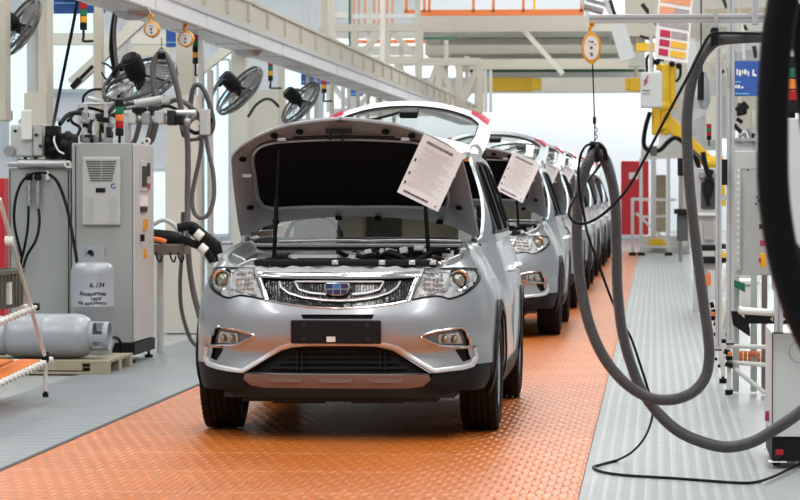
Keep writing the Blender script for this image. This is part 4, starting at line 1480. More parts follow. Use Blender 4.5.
ZP = 0.105
cc = Vector((at(92.5, 300, 22.97).x, 22.97, ZP))
rcyl = 0.174
up = thing('gas_cylinder', cc, 'upright grey gas cylinder with black handwriting on its body', 'gas cylinder')
zb_ = lambda py: at(92, py, 22.8).z
ztop = zb_(262)
prof = [(0.001, 0.03), (0.14, 0.0), (0.155, 0.0), (0.16, 0.05), (rcyl, 0.08)]
hh = ztop - ZP
prof += [(rcyl, zb_(308) - ZP), (rcyl + 0.003, zb_(307.5) - ZP), (rcyl + 0.003, zb_(305.8) - ZP), (rcyl, zb_(305.3) - ZP), (rcyl, hh - 0.10), (rcyl * 0.97, hh - 0.06), (rcyl * 0.85, hh - 0.02), (rcyl * 0.6, hh + 0.0), (0.05, hh + 0.01), (0.001, hh + 0.01)]
MB().lathe(prof, cc, (0, 0, 1), 48).build('body', X['cyl'], up, sharp=60)
col_ = MB()
h0, h1 = hh - 0.015, zb_(245.5) - ZP
segs = 40
vs = []
for k in range(segs + 1):
    t = -PI / 2 + 0.62 * PI * 0 + 2 * PI * k / segs
    vs.append(t)
wn = [(-2.02, -1.28), (-0.35, 0.15), (1.2, 2.1)]
zl = [h0, h0 + (h1 - h0) * 0.38, h0 + (h1 - h0) * 0.80, h1]
for k in range(segs):
    t0, t1 = vs[k], vs[k + 1]
    tm = (t0 + t1) / 2
    tm = (tm + PI) % (2 * PI) - PI
    for j in range(3):
        if j == 1 and any(a <= tm <= b for a, b in wn):
            continue
        q = [cc + Vector((0.108 * math.cos(t), 0.108 * math.sin(t), z)) for t, z in ((t0, zl[j]), (t1, zl[j]), (t1, zl[j + 1]), (t0, zl[j + 1]))]
        col_.add(q, [(0, 1, 2, 3)], True)
col_.build('guard_collar', X['cyl'], up, solid=0.008)
vv = MB().cyl(cc + Vector((0, 0, hh)), cc + Vector((0, 0, hh + 0.07)), 0.022, n=12).cyl(cc + Vector((-0.04, -0.02, hh + 0.075)), cc + Vector((0.05, -0.02, hh + 0.075)), 0.018, n=12)
vv.build('valve', X['cast'], up)
MB().cyl(cc + Vector((-0.005, -0.085, hh + 0.075)), cc + Vector((-0.005, -0.02, hh + 0.075)), 0.02, n=12).build('valve_knob', X['black'], up)


def writing(lines, centre, size, r, mat, parent, name='handwriting'):
    """marker lettering laid round an upright cylinder; (text, dx, dz, scale)"""
    out = MB()
    for txt, dx, dz, sc_, sh in lines:
        cu = bpy.data.curves.new('t', 'FONT')
        cu.body = txt
        cu.size = size * sc_
        cu.align_x = 'CENTER'
        cu.shear = sh
        cu.resolution_u = 2
        cu.offset = 0.0012
        ob = bpy.data.objects.new('t', cu)
        COL.objects.link(ob)
        bpy.context.view_layer.update()
        me = ob.evaluated_get(bpy.context.evaluated_depsgraph_get()).to_mesh()
        vs = [Vector(v.co) for v in me.vertices]
        fs = [tuple(p.vertices) for p in me.polygons]
        ob.evaluated_get(bpy.context.evaluated_depsgraph_get()).to_mesh_clear()
        bpy.data.objects.remove(ob)
        bpy.data.curves.remove(cu)
        res = []
        for v in vs:
            a = (v.x + dx) / r - PI / 2
            res.append(centre + Vector((r * math.cos(a), r * math.sin(a), v.y + dz + 0.004 * math.sin(v.x * 40))))
        out.add(res, fs)
    return out.build(name, mat, parent)


fx_ = lambda px: (at(px, 290, 22.8).x - cc.x)
writing([('R-134', fx_(97), zb_(287.5) - cc.z, 1.0, 0.15), ('Возвратная', fx_(93), zb_(295.5) - cc.z, 0.78, 0.2), ('тара', fx_(96), zb_(300.5) - cc.z, 0.78, 0.1), ('Не заполнять!', fx_(92.5), zb_(304.8) - cc.z, 0.72, 0.2)], cc, 0.052, rcyl + 0.002, X['ink'], up)

ly = thing('gas_cylinder', Vector((at(47, 356, 22.4).x, 22.36, ZP)), 'grey gas cylinder lying on its side on the pallet', 'gas cylinder')
rl_ = 0.175
ca = Vector((at(5, 333, 22.36).x, 22.36, ZP + rl_ + 0.003))
cbx = at(92, 333, 22.36).x
Lc = cbx - ca.x
prof = [(0.001, 0.0), (0.10, 0.0), (0.15, 0.03), (rl_ * 0.97, 0.07), (rl_, 0.11), (rl_, Lc * 0.46), (rl_ + 0.003, Lc * 0.465), (rl_ + 0.003, Lc * 0.485), (rl_, Lc * 0.49), (rl_, Lc - 0.13), (rl_ * 0.96, Lc - 0.07), (rl_ * 0.8, Lc - 0.02), (rl_ * 0.55, Lc), (0.001, Lc)]
MB().lathe(prof, ca, (1, 0, 0), 48).build('body', X['cyl'], ly, sharp=60)
MB().lathe([(0.145, 0.02), (0.155, 0.0), (0.155, -0.12), (0.14, -0.12)], ca, (1, 0, 0), 32).build('foot_ring', X['cyl'], ly)
col_ = MB()
xl_ = [Lc - 0.02, Lc + 0.02, Lc + 0.10, Lc + 0.14]
for k in range(36):
    t0, t1 = 2 * PI * k / 36, 2 * PI * (k + 1) / 36
    tm = (t0 + t1) / 2
    for j in range(3):
        if j == 1 and (2.0 < tm < 2.95 or 3.55 < tm < 4.1 or 0.4 < tm < 1.2):
            continue
        q = [ca + Vector((x, 0.11 * math.cos(t), 0.11 * math.sin(t))) for t, x in ((t0, xl_[j]), (t1, xl_[j]), (t1, xl_[j + 1]), (t0, xl_[j + 1]))]
        col_.add(q, [(0, 1, 2, 3)], True)
col_.build('guard_collar', X['cyl'], ly, solid=0.008)
MB().cyl(ca + Vector((Lc, 0, 0)), ca + Vector((Lc + 0.09, 0, 0)), 0.022, n=12).cyl(ca + Vector((Lc + 0.07, -0.05, 0)), ca + Vector((Lc + 0.07, 0.04, 0)), 0.026, n=12).build('valve', X['dark'], ly)
line('black_hose', [(108, 343, 22.6), (112, 338, 22.9), (117, 338, 23.1), (120, 342, 23.3), (121, 352, 23.35), (119, 360, 23.3)], 0.014, X['cable'], 'short black hose curling by the plinth of the tall cabinet')

# --- roller rack in the foreground, two crates on it
rk = thing('flow_rack', (at(30, 398, 19.9).x, 20.1, 0), 'ivory pipe rack with orange rollers at the left edge', 'rack')
YR = 19.9
up_l, up_r = YR, YR + 0.8


def pipe(p, q, r=0.014, mat='pipe', nm='pipe', par=None):
    return MB().cyl(p, q, r, n=12).build(nm, X[mat], par or rk)


f0 = ground(45.5, 397)
YR, XR = f0.y, f0.x
zl0, zl1 = at(45, 362, YR).z, at(0, 379, 18.55).z        # lower shelf, far end and at the picture edge
zu0, zu1 = at(27, 307, 19.35).z, at(0, 318, 18.55).z
YE = 17.3
lin = lambda y0, z0, y1, z1, y: z0 + (z1 - z0) * (y - y0) / (y1 - y0)
zlo = lambda y: lin(YR, zl0, 18.55, zl1, y)
zup = lambda y: lin(19.35, zu0, 18.55, zu1, y)
for xx in (XR, XR - 1.0):
    for yy, nm in ((YR, 'leg'), (YE, 'leg')):
        lg = MB().cyl((xx, yy, 0.04), (xx, yy, zlo(yy) + 0.05), 0.014, n=12).build(nm, X['pipe'], rk)
        MB().cyl((xx, yy, 0), (xx, yy, 0.03), 0.021, n=12).cyl((xx, yy, 0.03), (xx, yy, 0.045), 0.012, n=10).build('rubber_foot', X['rubber'], lg)
    tp = Vector((xx, 18.55, at(0, 232, 18.55).z))
    bt_ = Vector((xx, YR - 0.03, zlo(YR) + 0.05))
    pipe(bt_, tp + (tp - bt_) * 0.25, nm='sloping_post')
    MB().box((xx, YR, zlo(YR) + 0.035), (0.045, 0.05, 0.075)).build('joint', X['black'], rk, bevel=0.005)
    pipe((xx, YR, zlo(YR)), (xx, YE, zlo(YE)), nm='shelf_rail')
    pipe((xx, 19.40, zup(19.40)), (xx, YE, zup(YE)), nm='shelf_rail')
    MB().box((xx, 19.38, zup(19.38)), (0.04, 0.05, 0.05)).build('joint', X['black'], rk, bevel=0.005)
for y, z in ((YR, zlo(YR) + 0.004), (YE, zlo(YE)), (19.40, zup(19.40)), (YE, zup(YE))):
    pipe((XR, y, z), (XR - 1.0, y, z), nm='cross_pipe')
for k in range(5):                                    # roller tracks, one lane each
    x = XR - 0.10 - 0.19 * k
    t_ = MB()
    y = YE + 0.06
    while y < YR - 0.04:
        t_.cyl((x - 0.075, y, zlo(y) + 0.005), (x + 0.075, y, zlo(y) + 0.005), 0.019, n=8)
        y += 0.055
    t_.build('roller_track', X['orange_bit'], rk)
for j in range(22):                                   # white wheels on the side rails
    y = YE + 0.1 + j * 0.115
    MB().cyl((XR - 0.02, y, zlo(y)), (XR + 0.022, y, zlo(y)), 0.021, n=12).build('wheel', X['pipe'], rk)
    if y < 19.3:
        MB().cyl((XR - 0.02, y, zup(y)), (XR + 0.022, y, zup(y)), 0.020, n=12).build('wheel', X['pipe'], rk)
MB().cyl((XR + 0.02, 18.58, at(0, 241, 18.55).z), (XR - 0.03, 18.58, at(0, 241, 18.55).z), 0.032, n=12).build('pipe_clamp', X['pipe'], rk)


cra = thing('plastic_crate', (XR - 0.3, 18.85, zup(18.85)), 'olive grey plastic crate on the upper shelf of the left rack', 'crate')
xr_, yb_ = at(23.5, 290, 19.30).x, 19.30
xl2_, ya = xr_ - 0.6, 18.35
zc0, zc1 = zup(18.8) + 0.035, at(24, 268, 19.3).z
vs = []
for z, k in ((zc0, 0.95), (zc1, 1.0)):
    mx, my = (xr_ + xl2_) / 2, (ya + yb_) / 2
    vs += [(mx + sx * (xr_ - xl2_) / 2 * k, my + sy * (yb_ - ya) / 2 * k, z) for sx, sy in ((-1, -1), (1, -1), (1, 1), (-1, 1))]
MB().add(vs, [(0, 1, 2, 3), (0, 1, 5, 4), (1, 2, 6, 5), (2, 3, 7, 6), (3, 0, 4, 7)]).build('tub', X['crate'], cra, solid=0.008)
MB().lohi((xr_ - 0.006, ya, zc1 - 0.03), (xr_ + 0.014, yb_, zc1)).lohi((xl2_ - 0.014, ya, zc1 - 0.03), (xl2_ + 0.006, yb_, zc1)).lohi((xl2_, ya - 0.012, zc1 - 0.03), (xr_, ya + 0.006, zc1)).lohi((xl2_, yb_ - 0.006, zc1 - 0.03), (xr_, yb_ + 0.012, zc1)).build('rim', X['crate'], cra)
for k in range(9):
    y = ya + 0.05 + k * 0.105
    MB().lohi((xr_ - 0.03, y - 0.012, zc0 + 0.01), (xr_ + 0.012, y + 0.012, zc1 - 0.02)).build('rib', X['crate'], cra)
MB().lohi((xr_ - 0.01, 18.80, zc0 + 0.03), (xr_ + 0.016, 18.88, zc1 - 0.08)).build('label_card', X['face'], cra)

# =================================================================== LEFT: FANS, SIGNAL LIGHTS, BALANCERS, HOSES, FILLING ARM
def fan(c, n, R, label, arm):
    """c: cage centre, n: from the blades to the motor"""
    c, n = Vector(c), Vector(n).normalized()
    root = thing('industrial_fan', c, label, 'fan')
    u, w, _ = axes(n)
    cg = MB()
    for rr, h in ((1.0, 0.0), (0.98, 0.10), (0.80, -0.10), (0.55, -0.14), (0.28, -0.16)):
        cg.tube([c + n * h * R * 1.6 + (u * math.cos(t) + w * math.sin(t)) * R * rr for t in [2 * PI * k / 40 for k in range(40)]], R * (0.045 if rr > 0.9 else 0.014), 6, closed=True, raw=True)
    for k in range(36):
        t = 2 * PI * k / 36
        d = u * math.cos(t) + w * math.sin(t)
        cg.tube([c + d * R * 0.1 - n * R * 0.26, c + d * R * 0.55 - n * R * 0.23, c + d * R * 0.99, c + d * R * 0.98 + n * R * 0.16, c + d * R * 0.4 + n * R * 0.24], R * 0.008, 4, sub=3)
    cg.build('cage', X['fan_cage'], root)
    for k in range(3):
        t0 = 2 * PI * k / 3 + 0.4
        vs = []
        for i in range(7):
            for j in range(6):
                r = R * (0.16 + 0.76 * i / 6)
                t = t0 + (j / 5 - 0.5) * (1.5 - 0.3 * i / 6)
                vs.append(c + (u * math.cos(t) + w * math.sin(t)) * r + n * R * (0.16 * (j / 5 - 0.5)))
        MB().add(vs, [(i * 6 + j, i * 6 + j + 1, i * 6 + 7 + j, i * 6 + 6 + j) for i in range(6) for j in range(5)], True).build('blade', X['fan_blade'], root, solid=0.006)
    MB().cyl(c - n * R * 0.1, c + n * R * 0.2, R * 0.17, n=20).build('hub', X['black'], root)
    m = MB().lathe([(0.001, 0.18), (R * 0.22, 0.2 * R), (R * 0.25, 0.3 * R), (R * 0.25, 0.78 * R), (R * 0.20, 0.86 * R), (0.001, 0.87 * R)], c, n, 24)
    for k in range(5):
        m.lathe([(R * 0.25, (0.36 + 0.09 * k) * R), (R * 0.275, (0.37 + 0.09 * k) * R), (R * 0.275, (0.40 + 0.09 * k) * R), (R * 0.25, (0.41 + 0.09 * k) * R)], c, n, 24)
    m.build('motor', X['black'], root)
    b = MB().tube([c + n * R * 0.5, c + n * R * 0.5 + (Vector(arm) - c) * 0.35 + Vector((0, 0, 0.03)), Vector(arm)], R * 0.06, 8)
    b.ball(c + n * R * 0.5 + (Vector(arm) - c) * 0.35, R * 0.1, 10)
    b.build('bracket', X['black'], root)
    for s in (-1, 1):
        MB().tube([c + n * R * 0.3 + u * s * R * 0.1, c + u * s * R * 0.5 + n * R * 0.18, c + u * s * R * 0.98 + n * R * 0.02], R * 0.035, 6).build('stay', X['black'], root)
    return root


fan(at(21, 29, 27.5), (-0.70, -0.45, 0.50), 0.315, 'fan with a dark wire cage at the top left edge, cut by the column', at(2, 40, 27.8))
fan(at(141, 84, 25.5), (-0.26, -0.50, 0.80), 0.345, 'large fan above the filling arm with a long black motor', at(106, 84, 25.8))
fan(at(241, 92, 30), (-0.66, -0.38, 0.66), 0.31, 'fan with a black motor to the right of the hanging grey hoses', at(210, 99, 28.98))
fan(at(302, 104, 39), (-0.66, -0.38, 0.60), 0.34, 'farthest fan, just above the front car hood', at(307.5, 92, 40.92))


def beacon(px, ytop, ybot, wpx, Y, cols, label, base=None, arm=None):
    a, b = at(px, ytop, Y), at(px, ybot, Y)
    r = wpx * px2m(Y) / 2
    root = thing('signal_light', b, label, 'signal light')
    n = len(cols)
    for k, c in enumerate(cols):
        p, q = a.lerp(b, k / n), a.lerp(b, (k + 0.9) / n)
        MB().cyl(q, p, r, n=20).build('lamp_segment' if c != 'black' else 'end_cap', X[c], root, bevel=r * 0.08)
        MB().cyl(a.lerp(b, (k + 0.9) / n), a.lerp(b, (k + 1) / n), r * 0.9, n=20).build('spacer_ring', X['black'], root)
    if base:
        e = at(px + base[0], base[1], Y)
        pts = [b, b + (Vector((b.x, Y, e.z)) - b) * 0.6, Vector((b.x, Y, e.z)), e] if abs(base[0]) > 0.5 else [b, e]
        MB().tube(pts, r * 0.35, 8).build('stem', X['black'], root)
    return root


beacon(83.5, -4, 30, 7.5, 28.0, ['black', 'sig_red', 'sig_green', 'sig_yel', 'black'], 'signal light at the top left, red green and amber, on a black elbow', (10, 41))
beacon(119.5, 100, 136, 8.5, 23.9, ['black', 'sig_green', 'orange_bit', 'sig_red', 'black'], 'signal light standing on the tall left cabinet', (0, 143.5))
beacon(195.5, 35, 64, 6, 30.0, ['sig_red', 'sig_green', 'black', 'sig_yel', 'black'], 'signal light beside the second orange balancer', (2, 75))
beacon(270.5, 61, 81, 5, 45.985, ['sig_red', 'sig_green', 'sig_yel', 'black'], 'signal light right of the third fan', (11, 88))
beacon(324, 77, 93, 5, 44.48, ['sig_red', 'sig_red', 'sig_yel', 'black'], 'small signal light right of the farthest fan', (7.5, 101))


def balancer(cx, cy, wpx, hpx, Y, top, label, hookto=None):
    s = px2m(Y)
    c = at(cx, cy, Y)
    root = thing('spring_balancer', c, label, 'balancer')
    rx, rz = wpx * s / 2, hpx * s / 2
    body = MB()
    poly = []
    N = 40
    for k in range(N):
        t = 2 * PI * k / N
        q = 1.0 + (0.07 if (k // 2) % 5 == 0 else 0.0)
        poly.append((rx * q * math.cos(t), rz * q * math.sin(t)))
    body.prism(poly, lambda u, v, h: c + Vector((u, h - rx * 0.5, v)), rx * 1.0)
    body.build('drum', X['bal'], root, bevel=rx * 0.12)
    f = [(0.78 * rx * math.cos(2 * PI * k / 32), 0.78 * rz * math.sin(2 * PI * k / 32)) for k in range(32)]
    MB().prism(f, lambda u, v, h: c + Vector((u, h - rx * 0.57, v)), rx * 0.1).build('dial', X['face'], root)
    MB().cyl(c + Vector((0, -rx * 0.66, 0)), c + Vector((0, -rx * 0.5, 0)), rx * 0.16, n=14).build('axle', X['redlogo'], root)
    mk = MB()
    for u, v, w_ in ((0.1, 0.38, 0.25), (-0.2, 0.42, 0.12), (0.0, -0.38, 0.3), (0.05, -0.5, 0.2), (0.38, 0.2, 0.1)):
        mk.box(c + Vector((u * rx, -rx * 0.58, v * rz)), (w_ * rx, 0.004, 0.1 * rz))
    mk.build('dial_print', X['printdark'], root)
    e = at(top[0], top[1], Y)
    hk = MB()
    st = c + Vector((0, 0, rz * 0.95))
    d = e - st
    hk.tube([st, st + d * 0.35 + Vector((-0.25 * rx, 0, 0)), st + d * 0.7, e], rx * 0.16, 8)
    hk.lathe([(rx * 0.30, -0.02), (rx * 0.30, 0.02), (rx * 0.15, 0.02), (rx * 0.15, -0.02)], st + d * 0.75, (0, 1, 0), 18, closed=True)
    hk.build('hook', X['bal'], root)
    if hookto:
        MB().tube([e, (e + Vector(hookto)) / 2 + Vector((0, 0, 0.02)), hookto], rx * 0.12, 8).build('hook_rod', X['cast'], root)
    return root


balancer(152, 29.5, 15.5, 16.5, 25.5, (151, 14), 'orange spring balancer with a white dial, left of the two under the tray', (-4.52, 25.5, H + 1.61))
balancer(186, 39, 16, 16.5, 28.0, (185, 24), 'orange spring balancer with a white dial, right of the two under the tray', (-4.56, 28.0, H + 1.602))

# --- hoses hanging by the balancers
line('grey_hose', [(157, 100, 25.2), (153, 80, 25.2), (154, 62, 25.2), (160, 53, 25.2), (167, 56, 25.2), (173, 72, 25.2), (178, 92, 25.22), (182, 112, 25.24), (187, 135, 25.25), (188, 165, 25.25), (187.5, 200, 25.25), (188, 235, 25.2), (189, 262, 25.2), (193, 290, 25.2), (200, 318, 25.2)], 0.026, X['hose_l'], 'long grey hose looped high beside the left balancer and hanging to the floor', n=10)
line('grey_hose', [(190, 118, 25.6), (191, 100, 25.6), (194, 87, 25.6), (201, 86, 25.6), (208, 100, 25.6), (213, 120, 25.6), (211, 132, 25.6), (203, 135, 25.6)], 0.022, X['hose'], 'grey hose making the small upper loop between the posts')
line('grey_hose', [(201, 125, 25.5), (201, 150, 25.5), (196, 175, 25.5), (192, 196, 25.5), (194, 212, 25.5), (201, 218, 25.5), (209, 213, 25.5), (214, 196, 25.5), (213, 172, 25.5), (208, 150, 25.5), (205, 128, 25.5)], 0.020, X['hose_l'], 'pale grey hose in a long oval loop in front of the cream column', n=10)
line('grey_hose', [(180, 118, 25.4), (184, 136, 25.35), (190, 122, 25.5), (198, 118, 25.55), (206, 130, 25.5), (199, 138, 25.5), (190, 140, 25.4)], 0.018, X['hose'], 'grey hose tangled around the clamp of the filling arm')
line('grey_hose', [(183, 212, 25.7), (182, 250, 25.7), (180, 285, 25.7), (182, 312, 25.7), (190, 338, 25.7), (199, 348, 25.7)], 0.018, X['hose'], 'dark grey hose hanging nearly to the floor left of the front car')
e = at(161.5, 48, 25.2)
hk = MB().tube([at(161.5, 38, 25.4), at(161.5, 49, 25.25)], 0.004, 6)
hk.lathe([(0.024, -0.006), (0.024, 0.006), (0.016, 0.006), (0.016, -0.006)], at(161.5, 50.5, 25.22), (0, 1, 0), 14, closed=True).cyl(at(158, 55, 25.2), at(166, 55, 25.2), 0.034, n=12)
tag(hk.build('hose_hanger', X['cable']), 'wire hanger and ring holding up the long grey hose', 'hanger')
# black cables at the top left
line('black_cable', [(79, -10, 27.0), (74, 20, 27.0), (67, 55, 27.0), (60, 90, 27.0), (53, 128, 26.6), (48, 165, 24.4)], 0.016, X['cable'], 'long black cable slanting down from the top left to the filling machine', 'cable')
line('black_cable', [(118, 5, 26.5), (114, 22, 26.5), (112, 50, 26.5), (117, 80, 26.5), (119, 100, 26.5), (118, 118, 26.5)], 0.028, X['cable'], 'thick bundle of black cables hanging in front of the diagonal brace', 'cable')
line('grey_cable', [(116.5, 12, 26.3), (114.5, 35, 26.3), (117, 66, 26.3), (122, 85, 26.3), (122, 104, 26.3)], 0.016, X['hose_l'], 'pale grey cable beside the black cable bundle', 'cable')
line('black_cable', [(102, 63, 26.8), (108, 65, 26.7), (113, 71, 26.6), (111, 78, 26.6), (106, 79, 26.6), (102, 73, 26.7)], 0.010, X['cable'], 'black cable in a small loop beside the cream pole', 'cable')
line('black_cable', [(120, 100, 25.8), (108, 112, 25.4), (95, 116, 25.0), (78, 113, 24.6), (68, 115, 24.4), (60, 124, 24.2)], 0.020, X['cable'], 'black cable sagging from the bundle to the black motor', 'cable')
line('black_cable', [(118, 104, 25.6), (104, 116, 25.2), (94, 118, 25.0), (90, 128, 24.6), (92, 141, 24.2)], 0.018, X['cable'], 'black cable dropping behind the top of the tall cabinet', 'cable')
line('black_cable', [(83, 104, 26.0), (84, 96, 26.0), (92, 90, 26.0), (104, 90, 26.0), (110, 95, 26.0), (109, 103, 26.0)], 0.012, X['cable'], 'black cable arching over the pipe frame', 'cable')
line('black_cable', [(70, 113, 24.6), (72, 122, 24.5), (80, 128, 24.4), (76, 138, 24.3)], 0.014, X['cable'], 'short black cable on top of the black motor', 'cable')
line('black_cable', [(248, 117, 45.4), (256, 105, 45.5), (266, 99, 45.7), (273, 101, 45.9), (279, 107, 46.02)], 0.022, X['cable'], 'black cable with a plug hanging right of the third fan', 'cable')
tag(MB().bar(at(73, 86, 26.6), at(93, 66, 26.6), 0.03).bar(at(72, 88, 26.5), at(80, 79, 26.5), 0.05).build('pneumatic_rod', X['black']), 'slanting black rod under the diagonal brace at the upper left', 'rod')

# --- the filling arm: pale bars, cylinders and its head beside the car
fa = thing('filling_manipulator', at(160, 120, 25.0), 'jointed pale grey filling arm between the tall cabinet and the hanging hoses', 'machine')
for x0, y0, x1, y1, Y, r, mt, nm in ((125, 113, 196, 113, 25.0, 0.028, 'alu', 'upper_bar'), (126, 122, 190, 122, 25.05, 0.024, 'alu', 'lower_bar'), (128, 108, 170, 102, 25.2, 0.02, 'cast', 'cylinder'), (135, 104, 162, 99, 25.15, 0.035, 'lgrey', 'housing'),
                                     (88, 98, 125, 108, 25.6, 0.022, 'alu', 'link'), (79, 105, 79, 128, 25.9, 0.016, 'alu', 'post'), (110, 104, 110, 128, 25.9, 0.016, 'alu', 'post')):
    MB().cyl(at(x0, y0, Y), at(x1, y1, Y), r, n=14).build(nm, X[mt], fa)
for x, y, w, h, mt in ((133, 118, 8, 12, 'lgrey'), (147, 118, 9, 13, 'cast'), (160, 117, 10, 14, 'alu'), (172, 118, 8, 15, 'dark'), (140, 111, 14, 7, 'black'), (155, 109, 12, 6, 'dark'), (98, 104, 30, 3, 'alu'), (128, 132, 3, 22, 'alu'), (180, 120, 7, 10, 'black'), (205, 122, 9, 26, 'grey_st')):
    a = at(x, y, 24.95)
    MB().box(a, (w * px2m(25), 0.14, h * px2m(25))).build('block', X[mt], fa, bevel=0.01)
for k, (x, d) in enumerate(((134, 3), (146, 4), (151, 5))):
    MB().tube([at(x + 6, 122, 24.9), at(x + 4, 130, 24.9), at(x + 1, 140, 24.9), at(x - d, 146, 24.9)], 0.022, 8).build('pipe_stub', X['hose'] if k != 1 else X['seat'], fa)
MB().lathe([(0.03, -0.02), (0.03, 0.02), (0.016, 0.02), (0.016, -0.02)], at(147, 141, 24.7), (0, 1, 0), 18, closed=True).build('ring_eye', X['face'], fa)

hd_ = thing('filling_unit', at(180, 250, 24.9), 'black filling head with curved nozzles hanging left of the front car', 'machine')
MB().tube([at(153, 236, 24.9), at(163, 237, 24.9), at(176, 239, 24.9), at(186, 246, 24.9)], 0.062, 12).build('shell', X['black'], hd_)
a, b = at(152, 244, 24.8), at(184, 255, 24.8)
MB().lohi((a.x, 24.8, b.z), (b.x, 25.1, a.z)).build('tray', X['skid'], hd_, bevel=0.01)
MB().tube([at(152, 225, 25.0), at(163, 220, 25.0), at(173, 224, 25.0), at(180, 232, 25.0)], 0.02, 8).build('guard_hoop', X['lgrey'], hd_)
MB().tube([at(153, 239, 24.75), at(160, 240, 24.75), at(166, 242, 24.75)], 0.022, 8).build('grip', X['orange_bit'], hd_)
for k, p in enumerate(([(178, 228), (192, 226), (204, 235), (215, 244), (219, 254)], [(180, 238), (194, 244), (205, 250), (213, 262)], [(190, 230), (200, 240), (212, 250), (216, 262)])):
    nz = MB().tube([at(x, y, 24.7 + 0.05 * k) for x, y in p], 0.040 - 0.006 * k, 12)
    nz.build('nozzle', X['black'], hd_)
for x, y in ((199, 235), (203, 249)):
    MB().cyl(at(x - 3, y - 2.5, 24.63), at(x + 3, y + 2.5, 24.63), 0.042, n=14).build('white_collar', X['face'], hd_)
a, b = at(192, 228, 24.7), at(201, 233, 24.7)
MB().lohi((a.x, 24.7, b.z), (b.x, 24.9, a.z)).build('valve_block', X['black'], hd_, bevel=0.01)
a, b = at(221, 241.5, 24.7), at(232, 245, 24.7)
MB().lohi((a.x, 24.65, b.z), (b.x, 24.75, a.z)).build('handle', X['cast'], hd_, bevel=0.006)
MB().cyl(at(213, 243, 24.7), at(222, 243, 24.7), 0.016, n=10).build('handle_stem', X['black'], hd_)
for x in (156, 170, 178):
    MB().tube([at(x, 252, 24.75), at(x + 1, 258, 24.75), at(x + 4, 262, 24.75), at(x + 6, 256, 24.75)], 0.008, 6).build('wire', X['cable'], hd_)
MB().cyl(at(160, 253, 25.0), Vector((at(160, 253, 25.0).x, 25.0, 0.0)), 0.03, n=12).build('stand', X['grey_st'], hd_)
# more of the tangle over and behind the tall cabinet
for k, (p, r, mt, lab) in enumerate((
        ([(68, 121, 24.5), (76, 112, 24.7), (88, 108, 24.9), (104, 112, 25.1), (119, 118, 25.3)], 0.014, 'cable', 'black cable running level over the tall cabinet to the bundle'),
        ([(122, 108, 25.2), (135, 113, 25.1), (150, 111, 25.0), (168, 106, 25.0), (186, 116, 25.1)], 0.016, 'cable', 'black cable lying along the filling manipulator bars'),
        ([(165, 104, 25.2), (178, 100, 25.3), (192, 108, 25.3), (203, 122, 25.4), (206, 138, 25.4)], 0.022, 'hose', 'grey hose bending over the end of the filling manipulator'),
        ([(186, 128, 25.3), (196, 133, 25.3), (206, 128, 25.3), (212, 118, 25.3)], 0.018, 'cable', 'black hose at the clamp of the filling manipulator'),
        ([(100, 141, 24.3), (101, 126, 24.4), (108, 117, 24.6), (118, 112, 24.8)], 0.012, 'cable', 'thin black cable rising from the top of the tall cabinet'))):
    line('black_cable' if mt == 'cable' else 'grey_hose', p, r, X[mt], lab, 'cable' if mt == 'cable' else 'hose')
vb = thing('valve_block', at(100, 140, 24.4), 'cluster of grey valves and black fittings standing on the tall cabinet', 'machine')
rr = random.Random(21)
MB().lohi((at(47, 0, 23.7).x, 23.6, at(0, 136, 23.7).z), (at(60, 0, 23.7).x, 23.75, at(0, 126, 23.7).z)).build('terminal_box', X['black'], fm, bevel=0.01)
for x, y in ((50, 140), (57, 138), (64, 143), (68, 136), (53, 150)):
    MB().ball(at(x, y, 23.75), rr.uniform(0.03, 0.06), 10).build('fitting', X['black' if x % 2 else 'dark'], fm)
MB().tube([at(56, 132, 23.65), at(54, 140, 23.6), at(58, 150, 23.6), at(64, 154, 23.62)], 0.008, 6).build('wire', X['pipe'], fm)
for k in range(22):
    x, y = 84 + rr.uniform(0, 28), 141 - rr.uniform(0, 26)
    a = at(x, y, 24.35 + rr.uniform(0, 0.1))
    MB().box(a, (rr.uniform(0.03, 0.07), 0.06, rr.uniform(0.03, 0.09))).build('valve', X[rr.choice(['black', 'cast', 'lgrey', 'dark'])], vb, bevel=0.006)
MB().lohi((at(84, 0, 24.4).x, 24.33, at(0, 143.5, 24.4).z), (at(112, 0, 24.4).x, 24.42, at(0, 138, 24.4).z)).build('manifold', X['cast'], vb)
MB().bar(at(86, 141, 24.4), at(86, 104, 24.4), 0.03).bar(at(106, 141, 24.4), at(106, 104, 24.4), 0.03).build('upright', X['alu'], vb)

rdc = thing('red_cabinet', at(-3, 260, 26), 'red cabinet edge showing left of the lower grey hose cabinet', 'cabinet')
a, b = at(-26, 178, 26), at(3.5, 212, 26)
MB().lohi((a.x, 26, 0), (b.x, 26.4, a.z)).build('body', X['redcab'], rdc, bevel=0.01)
MB().lohi((b.x - 0.06, 25.98, b.z + 0.05), (b.x - 0.04, 26.0, b.z + 0.15)).build('handle', X['black'], rdc)

# =================================================================== RIGHT SIDE: FAR THINGS FIRST
rc = thing('red_cabinet', ground(635, 239), 'tall red cabinet against the far white wall', 'cabinet')
Yr = ground(635, 239).y
a, b = at(621, 161, Yr), at(648.5, 238, Yr)
MB().lohi((a.x, Yr, 0), (b.x, Yr + 1.0, a.z)).build('body', X['redcab'], rc, bevel=0.02)
rect(629, 172.5, 638, 179, Yr, 0.03).build('label_plate', X['face'], rc)
MB().lohi((a.x, Yr - 0.02, 0.0), (b.x, Yr, 0.12)).build('plinth', X['white'], rc)

